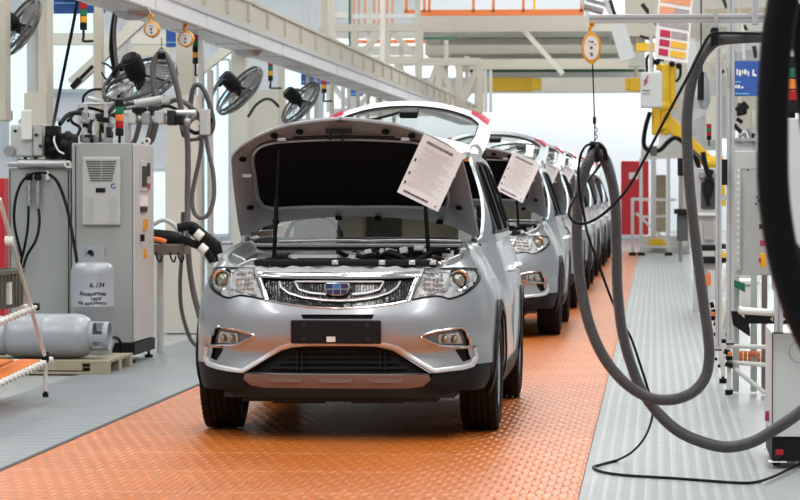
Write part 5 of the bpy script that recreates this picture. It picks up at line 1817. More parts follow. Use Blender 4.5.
YF = 62.0
gf = thing('guard_frame', ground(656, 253), 'grey tubular guard frame at the far end of the walkway', 'frame')
for x0, y0, x1, y1, w in ((641, 158, 641, 252, 3.4), (668.5, 150, 668.5, 254, 3.6), (632.5, 198, 632.5, 252, 3.2), (632, 199, 676, 200, 3), (640, 217, 668, 216, 2.8), (641, 159, 676, 157, 2.6), (636, 213, 667, 242, 2.6), (641, 247, 669, 247, 2.4)):
    MB().bar(at(x0, y0, YF), at(x1, y1, YF), w * px2m(YF)).build('tube', X['lgrey'], gf)
for x in (632.5, 641, 668.5):
    e = at(x, 252, YF)
    MB().lohi((e.x - 0.08, YF - 0.08, 0), (e.x + 0.08, YF + 0.08, 0.07)).build('foot', X['black'], gf)
wm = thing('white_machine', ground(672, 246), 'white machine housing behind the guard frame, below the robot', 'machine')
for x0, y0, x1, y1, Y, d, mt, nm in ((641, 146, 692, 158, 64.5, 1.2, 'cream', 'top_housing'), (659, 128, 676, 150, 65, 0.8, 'lgrey', 'hood'), (651, 158, 656, 238, 64.2, 0.2, 'lgrey', 'frame_post'), (681, 158, 690, 246, 64, 0.2, 'cream', 'frame_post'), (655, 175, 666, 232, 65.2, 0.4, 'wood', 'door_leaf'), (640, 236, 690, 254, 64.5, 1.2, 'lgrey', 'base'), (650, 239, 667, 246, 64.2, 0.3, 'yellow', 'yellow_step')):
    a, b = at(x0, y0, Y), at(x1, y1, Y)
    MB().lohi((a.x, Y, max(0, b.z)), (b.x, Y + d, a.z)).build(nm, X[mt], wm)
bx = thing('control_post', ground(681, 262), 'slim post carrying a black switch box left of the corrugated hose', 'post')
Yp = ground(681, 262).y
MB().cyl(Vector((at(680.5, 200, Yp).x, Yp, 0)), at(680.5, 176, Yp), 0.035, n=12).build('pole', X['cast'], bx)
slab(677.5, 158, 684.5, 176, Yp, 0.15, None, '', mb=(bb := MB()))
bb.build('switch_box', X['black'], bx, bevel=0.02)
slab(677, 214, 688, 241, Yp - 0.4, 0.3, None, '', mb=(bb := MB()))
bb.build('dark_bin', X['hose'], bx, bevel=0.02)
slab(674, 209, 688, 214, Yp - 0.5, 0.3, None, '', mb=(bb := MB()))
bb.build('clamp', X['black'], bx)

# --- beige steel high on the right
for x0, x1, y0, y1, Y, d, mt in ((625, 672, -12, 36, 58, 1, 'beige'), (660, 770, -12, 130, 66, 0.5, 'beige'), (690, 770, -14, 18, 60, 1, 'cream'), (628, 645, 52, 66, 62, 0.5, 'cream'), (690, 735, 20, 40, 62, 0.3, 'cream'), (700, 790, 36, 58, 64, 0.3, 'cream'), (636, 660, 43, 51, 57, 0.4, 'yellow')):
    slab(x0, y0, x1, y1, Y, d, X[mt], 'beam')
for x0, y0, x1, y1 in ((690, 48, 730, 78), (700, 90, 735, 60), (700, 20, 760, 30), (740, 20, 760, 58)):
    struct(MB().bar(at(x0, y0, 60), at(x1, y1, 60), 0.10).build('beam_brace', X['cream']))
for x0, y0, x1, y1, Y, w, mt in ((642, 4, 662, 30, 50, .07, 'dark'), (610, 0, 616, 18, 50, .06, 'dark'), (618, 26, 628, 60, 57, .30, 'lgrey'), (705, 12, 766, 10, 55, .10, 'wood'), (722, -4, 729, 14, 55, .06, 'dark'), (688, 40, 700, 95, 57, .25, 'lgrey'), (676, 96, 700, 66, 58, .08, 'cast'), (700, 62, 735, 46, 57, .12, 'beige'),
                                (690, 118, 716, 104, 58, .15, 'lgrey'), (704, 80, 712, 96, 56, .2, 'cast'), (736, 50, 766, 44, 58, .1, 'grey_st'), (742, 22, 744, 60, 56, .06, 'lgrey'), (754, 46, 756, 58, 56, .08, 'dark'), (676, 100, 690, 130, 58, .2, 'beige'), (640, 36, 652, 40, 52, .05, 'dark')):
    struct(MB().bar(at(x0, y0, Y), at(x1, y1, Y), w).build('beam_brace', X[mt]))
for x0, y0, x1, y1, Y, mt in ((668, 100, 716, 150, 62, 'lgrey'), (676, 124, 700, 134, 56, 'cast'), (716, 96, 735, 138, 61, 'grey_st'), (712, 64, 726, 96, 62, 'lgrey'), (729, 40, 758, 60, 63, 'lgrey'), (688, 150, 700, 176, 60, 'cab_side')):
    slab(x0, y0, x1, y1, Y, 0.4, X[mt], 'beam')
yc = thing('yellow_crane_end', at(632, 91, 74), 'short end of a yellow crane girder left of the robot control box', 'crane')
slab(627, 78, 642, 91, 74, 0.6, None, '', mb=(bb := MB()))
bb.build('girder', X['yellow'], yc, bevel=0.03)
slab(625, 78.5, 629, 90, 73.8, 0.7, None, '', mb=(bb := MB()))
bb.build('buffer', X['yellow'], yc, bevel=0.03)
MB().cyl(at(636, 79, 74.3), Vector((at(636, 79, 74.3).x, 74.3, 10.99)), 0.05, n=8).build('hanger', X['beige'], yc)
pj = thing('projector_lamp', at(592, 8, 58), 'silver lamp and bracket above the right balancer', 'lamp')
MB().cyl(at(585, 4, 58), at(604, 9, 58), 0.13, n=16).build('lamp_barrel', X['alloy'], pj)
MB().bar(at(580, -4, 58), at(590, 20, 58), 0.08).bar(at(604, -4, 58), at(611, 16, 58), 0.1).build('bracket', X['lgrey'], pj)
slab(608, 9, 615, 14, 58, 0.1, None, '', mb=(bb := MB()))
bb.build('red_marker', X['orange_rail'], pj)

# --- yellow robot
YRb = 44.0
rb = thing('industrial_robot', at(664, 130, YRb), 'yellow industrial robot arm reaching down behind the aluminium posts', 'robot arm')
px_ = lambda x, y, dy=0.0: at(x, y, YRb + dy)
w_ = px2m(YRb)
MB().lohi((px_(652, 0).x, YRb, px_(0, 136).z), (px_(661, 0).x, YRb + 0.25, px_(0, 100).z)).build('lower_link', X['yellow'], rb, bevel=0.03)
MB().lohi((px_(660, 0).x, YRb + 0.05, px_(0, 115).z), (px_(670, 0).x, YRb + 0.35, px_(0, 66).z)).build('upright_link', X['yellow'], rb, bevel=0.03)
MB().lohi((px_(669, 0).x, YRb + 0.1, px_(0, 110).z), (px_(676, 0).x, YRb + 0.35, px_(0, 70).z)).build('side_cover', X['yellow'], rb, bevel=0.03)
MB().cyl(px_(652, 107, 0.1), px_(670, 107, 0.1), 7 * w_, n=20).build('shoulder', X['yellow'], rb, bevel=0.01)
MB().lohi((px_(661, 0).x, YRb + 0.02, px_(0, 136).z), (px_(669, 0).x, YRb + 0.3, px_(0, 112).z)).build('elbow_block', X['yellow'], rb, bevel=0.03)
fa_ = MB().bar(px_(664, 118, 0.1), px_(712, 166, 0.1), 9.5 * w_, 0.2)
fo = fa_.build('forearm', X['yellow'], rb, bevel=0.02)
MB().bar(px_(692, 150, -0.02), px_(704, 161, -0.02), 4 * w_, 0.05).build('dark_lettering', X['printdark'], fo)
MB().cyl(px_(706, 163, 0.05), px_(724, 162, 0.05), 6.5 * w_, n=18).build('wrist', X['yellow'], rb, bevel=0.02)
MB().bar(px_(722, 162, 0.1), px_(724, 206, 0.1), 4 * w_).build('wrist_tool', X['yellow'], rb, bevel=0.01)
MB().tube([px_(650, 112), px_(645, 130), px_(644, 145), px_(650, 151), px_(660, 150), px_(668, 142), px_(676, 138), px_(686, 145), (px_(696, 160)), px_(704, 180), px_(711, 190)], 0.034, 8).build('cable_harness', X['cable'], rb)
for x, y in ((657, 60), (672, 62), (679, 64), (668, 112), (663, 125)):
    MB().ball(px_(x, y + 2, -0.02), 0.05, 10).build('motor_cap', X['black'] if y < 70 else X['yellow'], rb)
slab(650.5, 146, 657, 156, YRb - 0.1, 0.15, None, '', mb=(bb := MB()))
bb.build('sensor', X['hose'], rb)
for pts in ([(647, 72), (647, 58), (651, 56), (655, 64)], [(652, 72), (653, 64), (658, 60), (664, 60)], [(676, 64), (680, 66), (680, 76), (676, 82)]):
    MB().tube([at(x, y, YRb - 0.15) for x, y in pts], 0.022, 7).build('cable', X['cable'], rb)
MB().lohi((px_(664, 0).x, YRb + 0.1, px_(0, 68).z), (px_(671, 0).x, YRb + 0.3, 10.99)).build('ceiling_mount', X['beige'], rb)
MB().lohi((px_(656, 0).x, YRb + 0.1, px_(0, 72).z), (px_(676, 0).x, YRb + 0.4, px_(0, 66).z)).build('mounting_flange', X['yellow'], rb, bevel=0.02)
cbx_ = thing('robot_control_box', at(651, 107, YRb - 0.6), 'pale grey control box with a red flash emblem, left of the robot', 'control box')
slab(640.5, 72, 662.5, 107.5, YRb - 0.6, 0.3, None, '', mb=(bb := MB()))
bb.build('box_body', X['lgrey'], cbx_, bevel=0.02)
lz = lambda pts: [(at(x, y, YRb).x, at(x, y, YRb).z) for x, y in pts]
MB().prism(lz([(647, 78), (649, 77), (646.3, 82), (648.5, 82), (644.5, 87.5), (643.8, 86), (645.5, 83.5), (643.5, 83)]), lambda u, v, h: Vector((u, YRb - 0.6 - h, v)), 0.012).build('emblem', X['redlogo'], cbx_)
em = MB()
for x0, y0, x1, y1 in ((642.5, 90, 645, 91), (645.6, 90, 648, 91), (648.6, 90, 650, 91), (642.5, 93.5, 644, 94), (644.4, 93.5, 647, 94), (647.6, 93.5, 650, 94)):
    rect(x0, y0, x1, y1, YRb - 0.6, 0.01, em)
em.build('caption', X['printdark'], cbx_)
MB().cyl(at(651, 72, YRb - 0.4), at(651, -15, YRb - 0.4), 0.03, n=10).build('hanger', X['beige'], cbx_)

# --- picture board hanging at the top
YQ = 30.0
pb = thing('picture_board', at(672, 60, YQ), 'tilted white board of printed pictures hanging behind the aluminium bar', 'board')


def Q(u, v, h=0.0):
    """u, v in 0..1 across and down the tilted board"""
    x = 656 + 34 * u - 2 * v + 0.0
    y = -8 + 66 * v + 5.5 * u
    p = at(x + 3 * (1 - v), y, YQ - h)
    return p


MB().prism([(0, 0), (1, 0), (1, 1), (0, 1)], lambda u, v, h: Q(u, v, -h), 0.02).build('backing', X['paper'], pb)
cells = [(0.06, 0.94, 0.02, 0.14, 'picA'), (0.06, 0.5, 0.20, 0.36, 'picA'), (0.5, 0.92, 0.20, 0.36, 'picD'), (0.06, 0.94, 0.40, 0.50, 'picD'), (0.12, 0.42, 0.555, 0.66, 'picB'), (0.46, 0.92, 0.555, 0.66, 'picD'), (0.12, 0.42, 0.70, 0.80, 'picB'), (0.46, 0.92, 0.70, 0.80, 'picC'), (0.12, 0.40, 0.84, 0.94, 'picB'), (0.46, 0.92, 0.84, 0.94, 'picC')]
for u0, u1, v0, v1, mt in cells:
    MB().prism([(u0, v0), (u1, v0), (u1, v1), (u0, v1)], lambda u, v, h: Q(u, v, 0.004 + h), 0.004).build('picture', X[mt], pb)

# --- blue sign on the right
YS = 40.0
bs = thing('hanging_sign', at(747, 96, YS), 'blue sign with white lettering on the right, between the posts and the near black hose', 'sign')
slab(734.5, 61, 762, 96, YS, 0.04, None, '', mb=(bb := MB()))
bb.build('sign_board', X['blue_sign'], bs)
lt = MB()
for x0, y0, x1, y1 in ((736.5, 69, 738, 75), (739, 70, 741, 76), (742, 70, 743.2, 74), (744, 69.5, 746.5, 74.5), (747.5, 71, 749, 76), (752.5, 69.5, 754, 76), (754, 74, 756.5, 76.3), (735, 85, 737, 88), (737.6, 85, 740, 88.4), (741, 86.5, 743.5, 88.4)):
    rect(x0, y0, x1, y1, YS, 0.01, lt)
lt.build('lettering', X['face'], bs)
for x in (739, 758):
    MB().cyl(at(x, 62, YS + 0.02), Vector((at(x, 62, YS).x, YS + 0.02, 10.99)), 0.012, n=6).build('hanging_rod', X['alu'], bs)
rect(735, 81.5, 741, 82.3, YS, 0.01).build('stripe', X['film'], bs)
rect(735, 93.3, 749, 94.1, YS, 0.01).build('stripe', X['film'], bs)

# clutter of a far station behind the posts
fs = thing('far_station', ground(748, 250), 'pale station cabinet with black grippers on top, right of the aluminium posts', 'machine')
Yk = 42
for x0, y0, x1, y1, dy, mt, nm in ((733, 140, 752, 288, 0, 'lgrey', 'body'), (752, 110, 757, 155, 0.2, 'cream', 'post'), (739, 84, 741, 142, 0.1, 'alu', 'post'), (734, 138, 757, 141, -0.1, 'cast', 'rail'), (734, 166, 754, 250, -0.2, 'cab_side', 'door')):
    slab(x0, y0, x1, y1, Yk + dy, 0.3, None, '', mb=(bb := MB()))
    bb.build(nm, X[mt], fs)
rr = random.Random(5)
for k in range(9):
    x, y = 736 + rr.uniform(0, 18), 102 + rr.uniform(0, 36)
    MB().tube([at(x, y, Yk), at(x + rr.uniform(-5, 5), y + rr.uniform(-4, 6), Yk), at(x + rr.uniform(-8, 8), y + rr.uniform(2, 10), Yk)], 0.03, 7).build('gripper', X['black' if k % 3 else 'cast'], fs)
MB().bar(at(737, 112, Yk - 0.1), at(747, 104, Yk - 0.1), 0.13).build('actuator', X['black'], fs, bevel=0.02)

gt = thing('hanging_gun', at(701, 108, 40), 'grey and black spray gun hanging between the hose and the posts', 'tool')
MB().cyl(at(701, 62, 40), at(701.5, 74, 40), 0.02, n=8).cyl(at(701, 72, 40), at(700.5, 100, 40), 0.045, n=12).build('barrel', X['black'], gt)
MB().lathe([(0.03, 0), (0.07, 0.15), (0.09, 0.4), (0.05, 0.5), (0.001, 0.52)], at(704, 72, 40.1), (0, 0, -1), 14).build('cup', X['fan_blade'], gt)
MB().bar(at(697, 74, 40), at(692, 90, 40), 0.03).build('lever', X['cast'], gt)
MB().cyl(at(701, 64, 40), Vector((at(701, 64, 40).x, 40, 10.99)), 0.012, n=6).build('hanging_cable', X['cable'], gt)
for i, (px, y0, y1, Y) in enumerate(((709, 124, 140, 44),)):
    beacon(px, y0, y1, 5, Y, ['sig_red', 'sig_green', 'sig_red', 'black'], 'small signal light between the corrugated hose and the aluminium posts', (0, 146))
slab(706, 96, 718, 140, 50, 0.3, X['cream'], 'column')
ts_ = thing('test_station', ground(704, 300), 'pale grey test station with a dark window and black tool arms, under the robot wrist', 'machine')
for x0, y0, x1, y1, Y, d, mt, nm in ((694, 168, 716, 312, 34, 0.4, 'lgrey', 'housing'), (701, 182, 715, 209, 33.97, 0.03, 'hose', 'dark_window'), (703, 222, 714, 240, 33.9, 0.1, 'picD', 'instrument_box'), (699, 172, 716, 178, 33.9, 0.1, 'cast', 'top_rail'), (697, 213, 716, 216, 33.9, 0.1, 'face', 'shelf')):
    slab(x0, y0, x1, y1, Y, d, None, '', mb=(bb := MB()))
    bb.build(nm, X[mt], ts_, bevel=0.01)
for p in ([(703, 152), (706, 168), (712, 184), (709, 198)], [(712, 170), (705, 186), (709, 206)]):
    MB().tube([at(x, y, 33.85) for x, y in p], 0.03, 8).build('tool_arm', X['black'], ts_)
slab(701, 176, 712, 232, 46, 0.2, X['grey_st'], 'column', True)
vs_ = thing('vise_table', ground(714, 300), 'black clamp table with an orange pad behind the aluminium posts', 'table')
Yv = ground(714, 318).y
for x0, y0, x1, y1, dy, mt, nm in ((700, 245, 716, 251, 0, 'black', 'upper_jaw'), (700, 257, 727, 263, 0, 'black', 'lower_jaw'), (715, 252, 727, 258, -0.05, 'picC', 'pad'), (720, 244, 726, 249, 0, 'dark', 'clamp_block'), (698, 263, 722, 270, 0.1, 'cab_side', 'table_top'), (702, 270, 708, 318, 0.1, 'cab_side', 'leg'), (716, 270, 720, 318, 0.1, 'cab_side', 'leg'), (705, 274, 711, 286, -0.1, 'orange_rail', 'red_bottle')):
    slab(x0, y0, x1, y1, Yv + dy, 0.35, None, '', mb=(bb := MB()))
    bb.build(nm, X[mt], vs_, bevel=0.01)

# =================================================================== RIGHT SIDE: NEAR THINGS
YH = 13.6
ab = thing('aluminium_bar', at(680, 22, YH + 0.5), 'horizontal aluminium bar carrying the yellow balancer at the upper right', 'bar')
zc, xl0, xr0 = at(0, 22, YH).z, at(589, 22, YH).x, at(925, 22, YH).x
m = MB().lohi((xl0, YH - 0.02, zc - 0.020), (xr0, YH + 0.02, zc + 0.020))
m.build('profile', X['alu'], ab, bevel=0.003)
MB().lohi((xl0, YH - 0.0215, zc - 0.004), (xr0, YH - 0.0195, zc + 0.004)).build('groove', X['cast'], ab)
MB().lohi((at(752, 0, YH).x, YH - 0.05, zc - 0.03), (at(758, 0, YH).x, YH + 0.05, at(0, -20, YH).z)).build('drop_bracket', X['alu'], ab)

bal = balancer(591.5, 48, 19, 31, YH - 0.05, (592, 22), 'yellow spring balancer with a white dial hanging from the aluminium bar', None)
MB().cyl(at(592.5, 62, YH - 0.05), at(594.5, 119, YH - 0.05), 0.0034, n=6).build('wire_rope', X['cable'], bal)
MB().cyl(at(594.5, 117, YH - 0.05), at(594.5, 124, YH - 0.05), 0.008, n=10).build('rope_sleeve', X['black'], bal)
cr_ = MB()
for k in range(5):
    c = at(594.8 + (k % 2), 126.5 + k * 3.4, YH - 0.05)
    cr_.tube([c + Vector(((0.006 if k % 2 else 0.001) * math.cos(t), (0.001 if k % 2 else 0.006) * math.cos(t), 0.011 * math.sin(t))) for t in [2 * PI * i / 12 for i in range(12)]], 0.0022, 6, closed=True, raw=True)
cr_.build('chain', X['dark'], bal)

# corrugated hose in two hanging loops
pts = [(905, 20, 14.0), (880, 44, 14.0), (840, 42, 14.0), (800, 38.5, 13.95), (775, 37, 13.9), (760, 37, 13.8), (744, 37.5, 13.7), (730, 38.5, 13.6), (716, 41, 13.55), (705, 51, 13.5), (696, 68, 13.5), (690, 90, 13.5), (687, 118, 13.5), (687.5, 150, 13.5), (690, 190, 13.5), (696, 245, 13.5), (703, 300, 13.5), (708, 335, 13.5), (709, 360, 13.5), (704, 380, 13.48),
       (690, 394, 13.45), (668, 400, 13.42), (645, 396, 13.4), (622, 380, 13.4), (602, 354, 13.42), (588, 320, 13.45), (580, 280, 13.5), (577, 240, 13.5), (578, 205, 13.5), (582, 180, 13.5), (589, 161, 13.5), (597, 153, 13.52), (604.5, 159, 13.55), (611, 178, 13.6), (615.5, 205, 13.62), (616.5, 250, 13.65),
       (617.5, 290, 13.68), (622, 330, 13.7), (631, 364, 13.72), (642, 391, 13.7), (658, 413, 13.68), (678, 431, 13.6), (702, 442, 13.5), (727, 447, 13.4), (752, 442, 13.3), (777, 428, 13.2), (800, 412, 13.1), (830, 385, 13.0), (855, 340, 13.0), (866, 280, 13.0), (870, 180, 13.1), (872, 60, 13.3), (878, 24, 13.5)]
path = resample(spline([at(x, y, Y) for x, y, Y in pts], 10), 0.0033)
rad = lambda i: 0.0255 + (0.0020 if (i % 3) == 0 else -0.0014)
ho_ = MB().tube(path, rad, 14, raw=True)
tag(ho_.build('corrugated_hose', X['hose']), 'long dark grey corrugated hose hanging in two big loops from the yellow balancer', 'hose')
hs = MB()
c = at(597, 153, 13.52)
hs.tube([c + Vector((0.0, 0.036 * math.cos(t), 0.036 * math.sin(t))) for t in [2 * PI * i / 16 for i in range(16)]], 0.011, 8, closed=True, raw=True)
hs.tube([c + Vector((-0.04, 0, -0.02)), c + Vector((-0.025, 0, 0.022)), c + Vector((0.005, 0, 0.04)), c + Vector((0.032, 0, 0.014)), c + Vector((0.042, 0, -0.035))], 0.012, 8)
hs.cyl(c + Vector((-0.02, 0, 0.03)), at(592, 143, 13.5), 0.012, n=10)
tag(hs.build('hose_sling', X['cable']), 'black sling round the top of the left hose loop', 'sling')
cl = thing('hose_clamp', at(716, 48, 13.5), 'black clamp holding the corrugated hose to the left aluminium post', 'clamp')
MB().lohi((at(711, 0, 13.4).x, 13.45, at(0, 48, 13.4).z), (at(719, 0, 13.4).x, 13.63, at(0, 30, 13.4).z)).build('clamp_body', X['black'], cl, bevel=0.01)
MB().cyl(at(716, 31, 13.55), at(716, 10, 13.55), 0.010, n=10).build('stem', X['alu'], cl)
line('black_cable', [(790, 34.5, 13.6), (745, 33.5, 13.5), (722, 33, 13.42), (710, 35, 13.4), (700, 52, 13.38), (686, 80, 13.35), (662, 125, 13.35), (645, 158, 13.35), (628, 188, 13.33), (608, 210, 13.32), (590, 222, 13.32), (576, 223, 13.32), (569, 214, 13.34), (573, 200, 13.4), (582, 187, 13.6), (594, 173, 13.75), (602, 162, 13.8)], 0.0068, X['cable'], 'black cable slanting down from the hose clamp and curling behind the left hose loop', 'cable')
line('black_cable', [(593, 143, 13.42), (585, 147, 13.4), (580, 158, 13.4), (578.5, 175, 13.4), (580, 195, 13.42), (584, 215, 13.45), (588, 235, 13.6), (600, 268, 13.8), (611, 298, 13.85), (622, 322, 13.85), (631, 338, 13.85), (640, 364, 13.85), (648, 389, 13.9), (652, 403, 14.0), (652, 418, 14.25), (645, 437, 14.7), (632, 452, 15.0), (616, 461.0, 15.24)], 0.0062, X['cable'], 'black cable hanging from the balancer sling down to the walkway', 'cable')
gp = [(616, 462), (600, 466.5), (593.5, 469), (602, 473.5), (625, 477), (680, 480.5), (735, 484.5), (755, 484), (772, 479), (795, 468), (830, 452)]
P_ = [ground(x, y) + Vector((0, 0, 0.009)) for x, y in gp]
P_[0].z = 0.008
tag(MB().tube(P_, 0.0075, 8, 8).build('floor_cable', X['cable']), 'black cable lying on the grey walkway in a sharp bend', 'cable')

# near black hoses out of focus at the right edge
YN = 6.0
h1 = [(840, -900, YN), (812, -500, YN), (796, -200, YN), (786, -25, YN), (783, 0, YN), (777, 40, YN), (773.5, 90, YN), (772.5, 140, YN), (773.5, 190, YN), (779, 235, YN), (788, 275, YN), (802, 318, YN), (824, 358, YN), (860, 396, YN), (910, 412, YN), (955, 392, YN), (985, 330, YN), (1000, 200, YN), (1004, 0, YN), (1004, -500, YN), (1004, -900, YN)]
line('thick_hose', h1, 0.033, X['cable'], 'thick black hose hanging near the camera at the right edge, out of focus', n=16, sub=12)
line('thick_hose', [(850, -900, YN + 0.12), (815, -400, YN + 0.12), (790, -25, YN + 0.12), (798, 10, YN + 0.12), (800, 60, YN + 0.12), (812, 150, YN + 0.12), (850, 190, YN + 0.12), (900, 150, YN + 0.12), (915, 0, YN + 0.12), (920, -900, YN + 0.12)], 0.014, X['cable'], 'thin black hose in the top right corner beside the thick one', n=12)
line('thick_hose', [(786, 245, YN + 0.1), (800, 258, YN + 0.1), (822, 262, YN + 0.1), (870, 250, YN + 0.1), (930, 200, YN + 0.1), (960, 0, YN + 0.1), (965, -900, YN + 0.1)], 0.020, X['cable'], 'black hose branch running off the right edge behind the thick hose', n=12)

# aluminium posts
pa_x = [at(x, 100, 17.5).x for x in (716, 722)]
pb_x = [at(x, 100, 17.8).x for x in (727, 734.5)]
for (xa, xz), Y, yt, yb, lab in ((pa_x, 17.5, 48, 346, 'shorter of two aluminium posts, with the hose clamp at its head'), (pb_x, 17.8, None, 340, 'taller of two aluminium posts, close to the light grey cabinet')):
    p = thing('aluminium_post', ((xa + xz) / 2, Y, at(0, yb, Y).z), lab, 'post')
    zt_ = at(0, yt, Y).z if yt else 10.99
    MB().lohi((xa, Y, at(0, yb, Y).z), (xz, Y + 0.045, zt_)).build('profile', X['alu'], p, bevel=0.003)
    MB().lohi(((xa + xz) / 2 - 0.004, Y - 0.001, at(0, yb, Y).z + 0.02), ((xa + xz) / 2 + 0.004, Y, zt_ - 0.02)).build('groove', X['cast'], p)
    MB().lohi((xa - 0.002, Y - 0.002, at(0, yb, Y).z - 0.008), (xz + 0.002, Y + 0.047, at(0, yb, Y).z)).build('end_cap', X['black'], p)
    if yt:
        for yy in (70, 200):
            MB().lohi((xz, Y + 0.01, at(0, yy, Y).z), (pb_x[0] - 0.001, Y + 0.30, at(0, yy - 5, Y).z)).build('bracket', X['alu'], p)
tag(MB().lohi((at(721.5, 150, 17.5).x, 17.51, at(0, 185, 17.5).z), (at(727.5, 150, 17.5).x, 17.82, at(0, 160, 17.5).z)).build('sensor_strip', X['black']), 'small black strip between the two aluminium posts', 'sensor')

# tall grey cabinet
YG = 19.0
tg_ = thing('switch_cabinet', (at(775, 300, YG).x, YG + 0.4, 0), 'tall light grey cabinet behind the near black hose at the right edge', 'cabinet')
xg = at(758, 250, YG).x
zgt = at(790, 118, YG).z
zgb = at(0, 291, YG).z
for fx, fy in ((xg + 0.2, YG + 0.06), (xg + 0.85, YG + 0.06), (xg + 0.2, YG + 0.74), (xg + 0.85, YG + 0.74)):
    MB().lohi((fx - 0.02, fy - 0.02, 0), (fx + 0.02, fy + 0.02, zgb)).build('leg', X['cab_side'], tg_)
MB().lohi((xg + 0.12, YG, zgb), (xg + 0.9, YG + 0.8, zgt)).build('body', X['lgrey'], tg_, bevel=0.008)
MB().lohi((at(735.5, 0, YG + .6).x, YG + 0.55, at(0, 273, YG + .6).z), (xg + 0.2, YG + 0.8, at(0, 152, YG + .6).z)).build('side_wing', X['cab_side'], tg_, bevel=0.006)
MB().lohi((at(736, 0, YG + .5).x, YG + 0.5, at(0, 268, YG + .5).z), (at(741, 0, YG + .5).x, YG + 0.54, at(0, 166, YG + .5).z)).build('perforated_strip', X['cab_side'], tg_)
hl_m = MB()
for k in range(15):
    c = at(738.3, 170 + k * 6.4, YG + 0.5)
    hl_m.cyl(c - Vector((0, 0.004, 0)), c, 0.009, n=10)
hl_m.build('strip_holes', X['white'], tg_)
MB().lohi((xg + 0.12, YG - 0.004, zgb + 0.03), (xg + 0.126, YG, zgt - 0.03)).build('door_seam', X['dark'], tg_)
sw_ = rect(760, 253, 766, 267, YG + 0.0, 0.05).build('rotary_switch', X['sig_yel'], tg_, bevel=0.004)
rect(758.5, 258, 760.5, 262, YG, 0.06).build('switch_knob', X['sig_red'], sw_)
rect(760, 240, 765, 246, YG, 0.04).build('red_switch', X['redlogo'], tg_, bevel=0.004)
rect(759, 224, 763, 229, YG, 0.04).build('latch', X['black'], tg_)
mk = MB()
for x, y in ((756, 196), (758, 200), (755, 203), (747, 169)):
    rect(x, y, x + 1.6, y + 1.8, YG + 0.54, 0.01, mk)
mk.build('stencil_marks', X['dark'], tg_)
rect(736, 168, 758, 169, YG + 0.549, 0.003).build('panel_seam', X['grey_st'], tg_)
beacon(791, 57, 113, 24, YG + 0.3, ['black', 'sig_green', 'orange_bit', 'sig_red', 'black'], 'large signal light on the tall grey cabinet in the top right corner', (0, 118))

# roller rack with green chutes on the right
YW = 20.3
rr_ = thing('flow_rack', (at(745, 395, YW).x, YW, 0), 'pipe rack with green chutes and orange rollers on the right, behind the near cabinet', 'rack')


def rp_(x0, y0, x1, y1, dy=0.0, r=0.016, mt='pipe', nm='pipe'):
    return MB().cyl(at(x0, y0, YW + dy), at(x1, y1, YW + dy), r, n=10).build(nm, X[mt], rr_)


for x, yt, dy, mt, wd in ((736, 268, 0.3, 'grey_st', 0.045), (754, 268, 0.3, 'grey_st', 0.045), (764.5, 268, 0.1, 'skid', 0.04)):
    c = at(x, 300, YW + dy)
    MB().lohi((c.x - wd / 2, YW + dy, 0), (c.x + wd / 2, YW + dy + 0.04, at(0, yt, YW + dy).z)).build('post', X[mt], rr_, bevel=0.003)
for x, y0, y1, dy in ((729, 318, 395, 0.0), (723, 300, 379, 1.2)):
    f_ = Vector((at(x, y1, YW + dy).x, YW + dy, 0))
    lg = MB().cyl(f_ + Vector((0, 0, 0.03)), at(x, y0, YW + dy), 0.016, n=10).build('leg', X['pipe'], rr_)
    MB().cyl(f_, f_ + Vector((0, 0, 0.035)), 0.028, n=12).build('rubber_foot', X['rubber'], lg)
rp_(713, 300, 717, 372, 2.4, 0.016)
rp_(717, 282, 728, 330, 1.0)
rp_(728, 262, 716, 318, 0.9)
rp_(733, 275, 722, 330, 0.2)
rp_(724, 330, 729, 366, 0.1)
rp_(728, 346, 766, 347, 0.0)
rp_(728, 362, 766, 365, 0.0)
rp_(716, 318, 722, 368, 1.3)
rp_(735, 369, 765, 393, -0.1)
for x, y, dy, w, h in ((712, 305, .9, 4, 6), (714, 312, .9, 5, 6), (713, 318, .9, 5, 5), (716, 324, .8, 5, 4), (716, 334, .8, 5, 4), (725, 341, 0, 8, 4), (728, 337, 0, 4, 8), (727, 352, 0, 6, 5), (729, 358, 0, 7, 4), (729, 365, 0, 8, 4.5), (723, 378, 1.2, 3, 3), (716, 359, 1.3, 3, 3), (719, 366, 1.3, 3, 3)):
    a = at(x, y, YW + dy - 0.03)
    MB().box(a, (w * px2m(YW), 0.045, h * px2m(YW)), rot=(0, 0.3 * ((x + y) % 3 - 1), 0)).build('joint', X['black'], rr_, bevel=0.004)
for x, y, dy in ((713, 314, .85), (717, 328, .75), (730, 354, -0.05)):
    MB().box(at(x, y, YW + dy - 0.05), (4 * px2m(YW), 0.05, 4 * px2m(YW))).build('orange_clip', X['orange_bit'], rr_, bevel=0.004)
for (x0, y0), (x1, y1) in (((734, 286), (745, 292)), ((734, 323), (750, 336))):
    a, b = at(x0, y0, YW), at(x1, y1, YW)
    vs = [a, b, b + Vector((0, 0.5, 0.03)), a + Vector((0, 0.5, 0.03)), a + Vector((-0.01, 0, 0.045)), b + Vector((0, 0, 0.06))]
    MB().add(vs, [(0, 1, 2, 3), (0, 1, 5, 4)]).build('chute', X['sig_green'], rr_, solid=0.008)
for k in range(6):
    for j in range(2):
        c = at(741 + k * 4.4, 354 + j * 5, YW + 0.25 + 0.12 * j)
        MB().cyl(c - Vector((0.013, 0, 0)), c + Vector((0.013, 0, 0)), 0.022, n=10).build('roller', X['orange_bit'], rr_)
wt_ = thing('white_bin', at(747, 325, YW + 0.4), 'white plastic bin resting in the pipe rack on the right', 'bin')
slab(741, 284, 757, 318, YW + 0.62, 0.35, None, '', mb=(bb := MB()))
bb.build('tub', X['face'], wt_, bevel=0.03)
slab(738, 280, 759, 285, YW + 0.60, 0.4, None, '', mb=(bb := MB()))
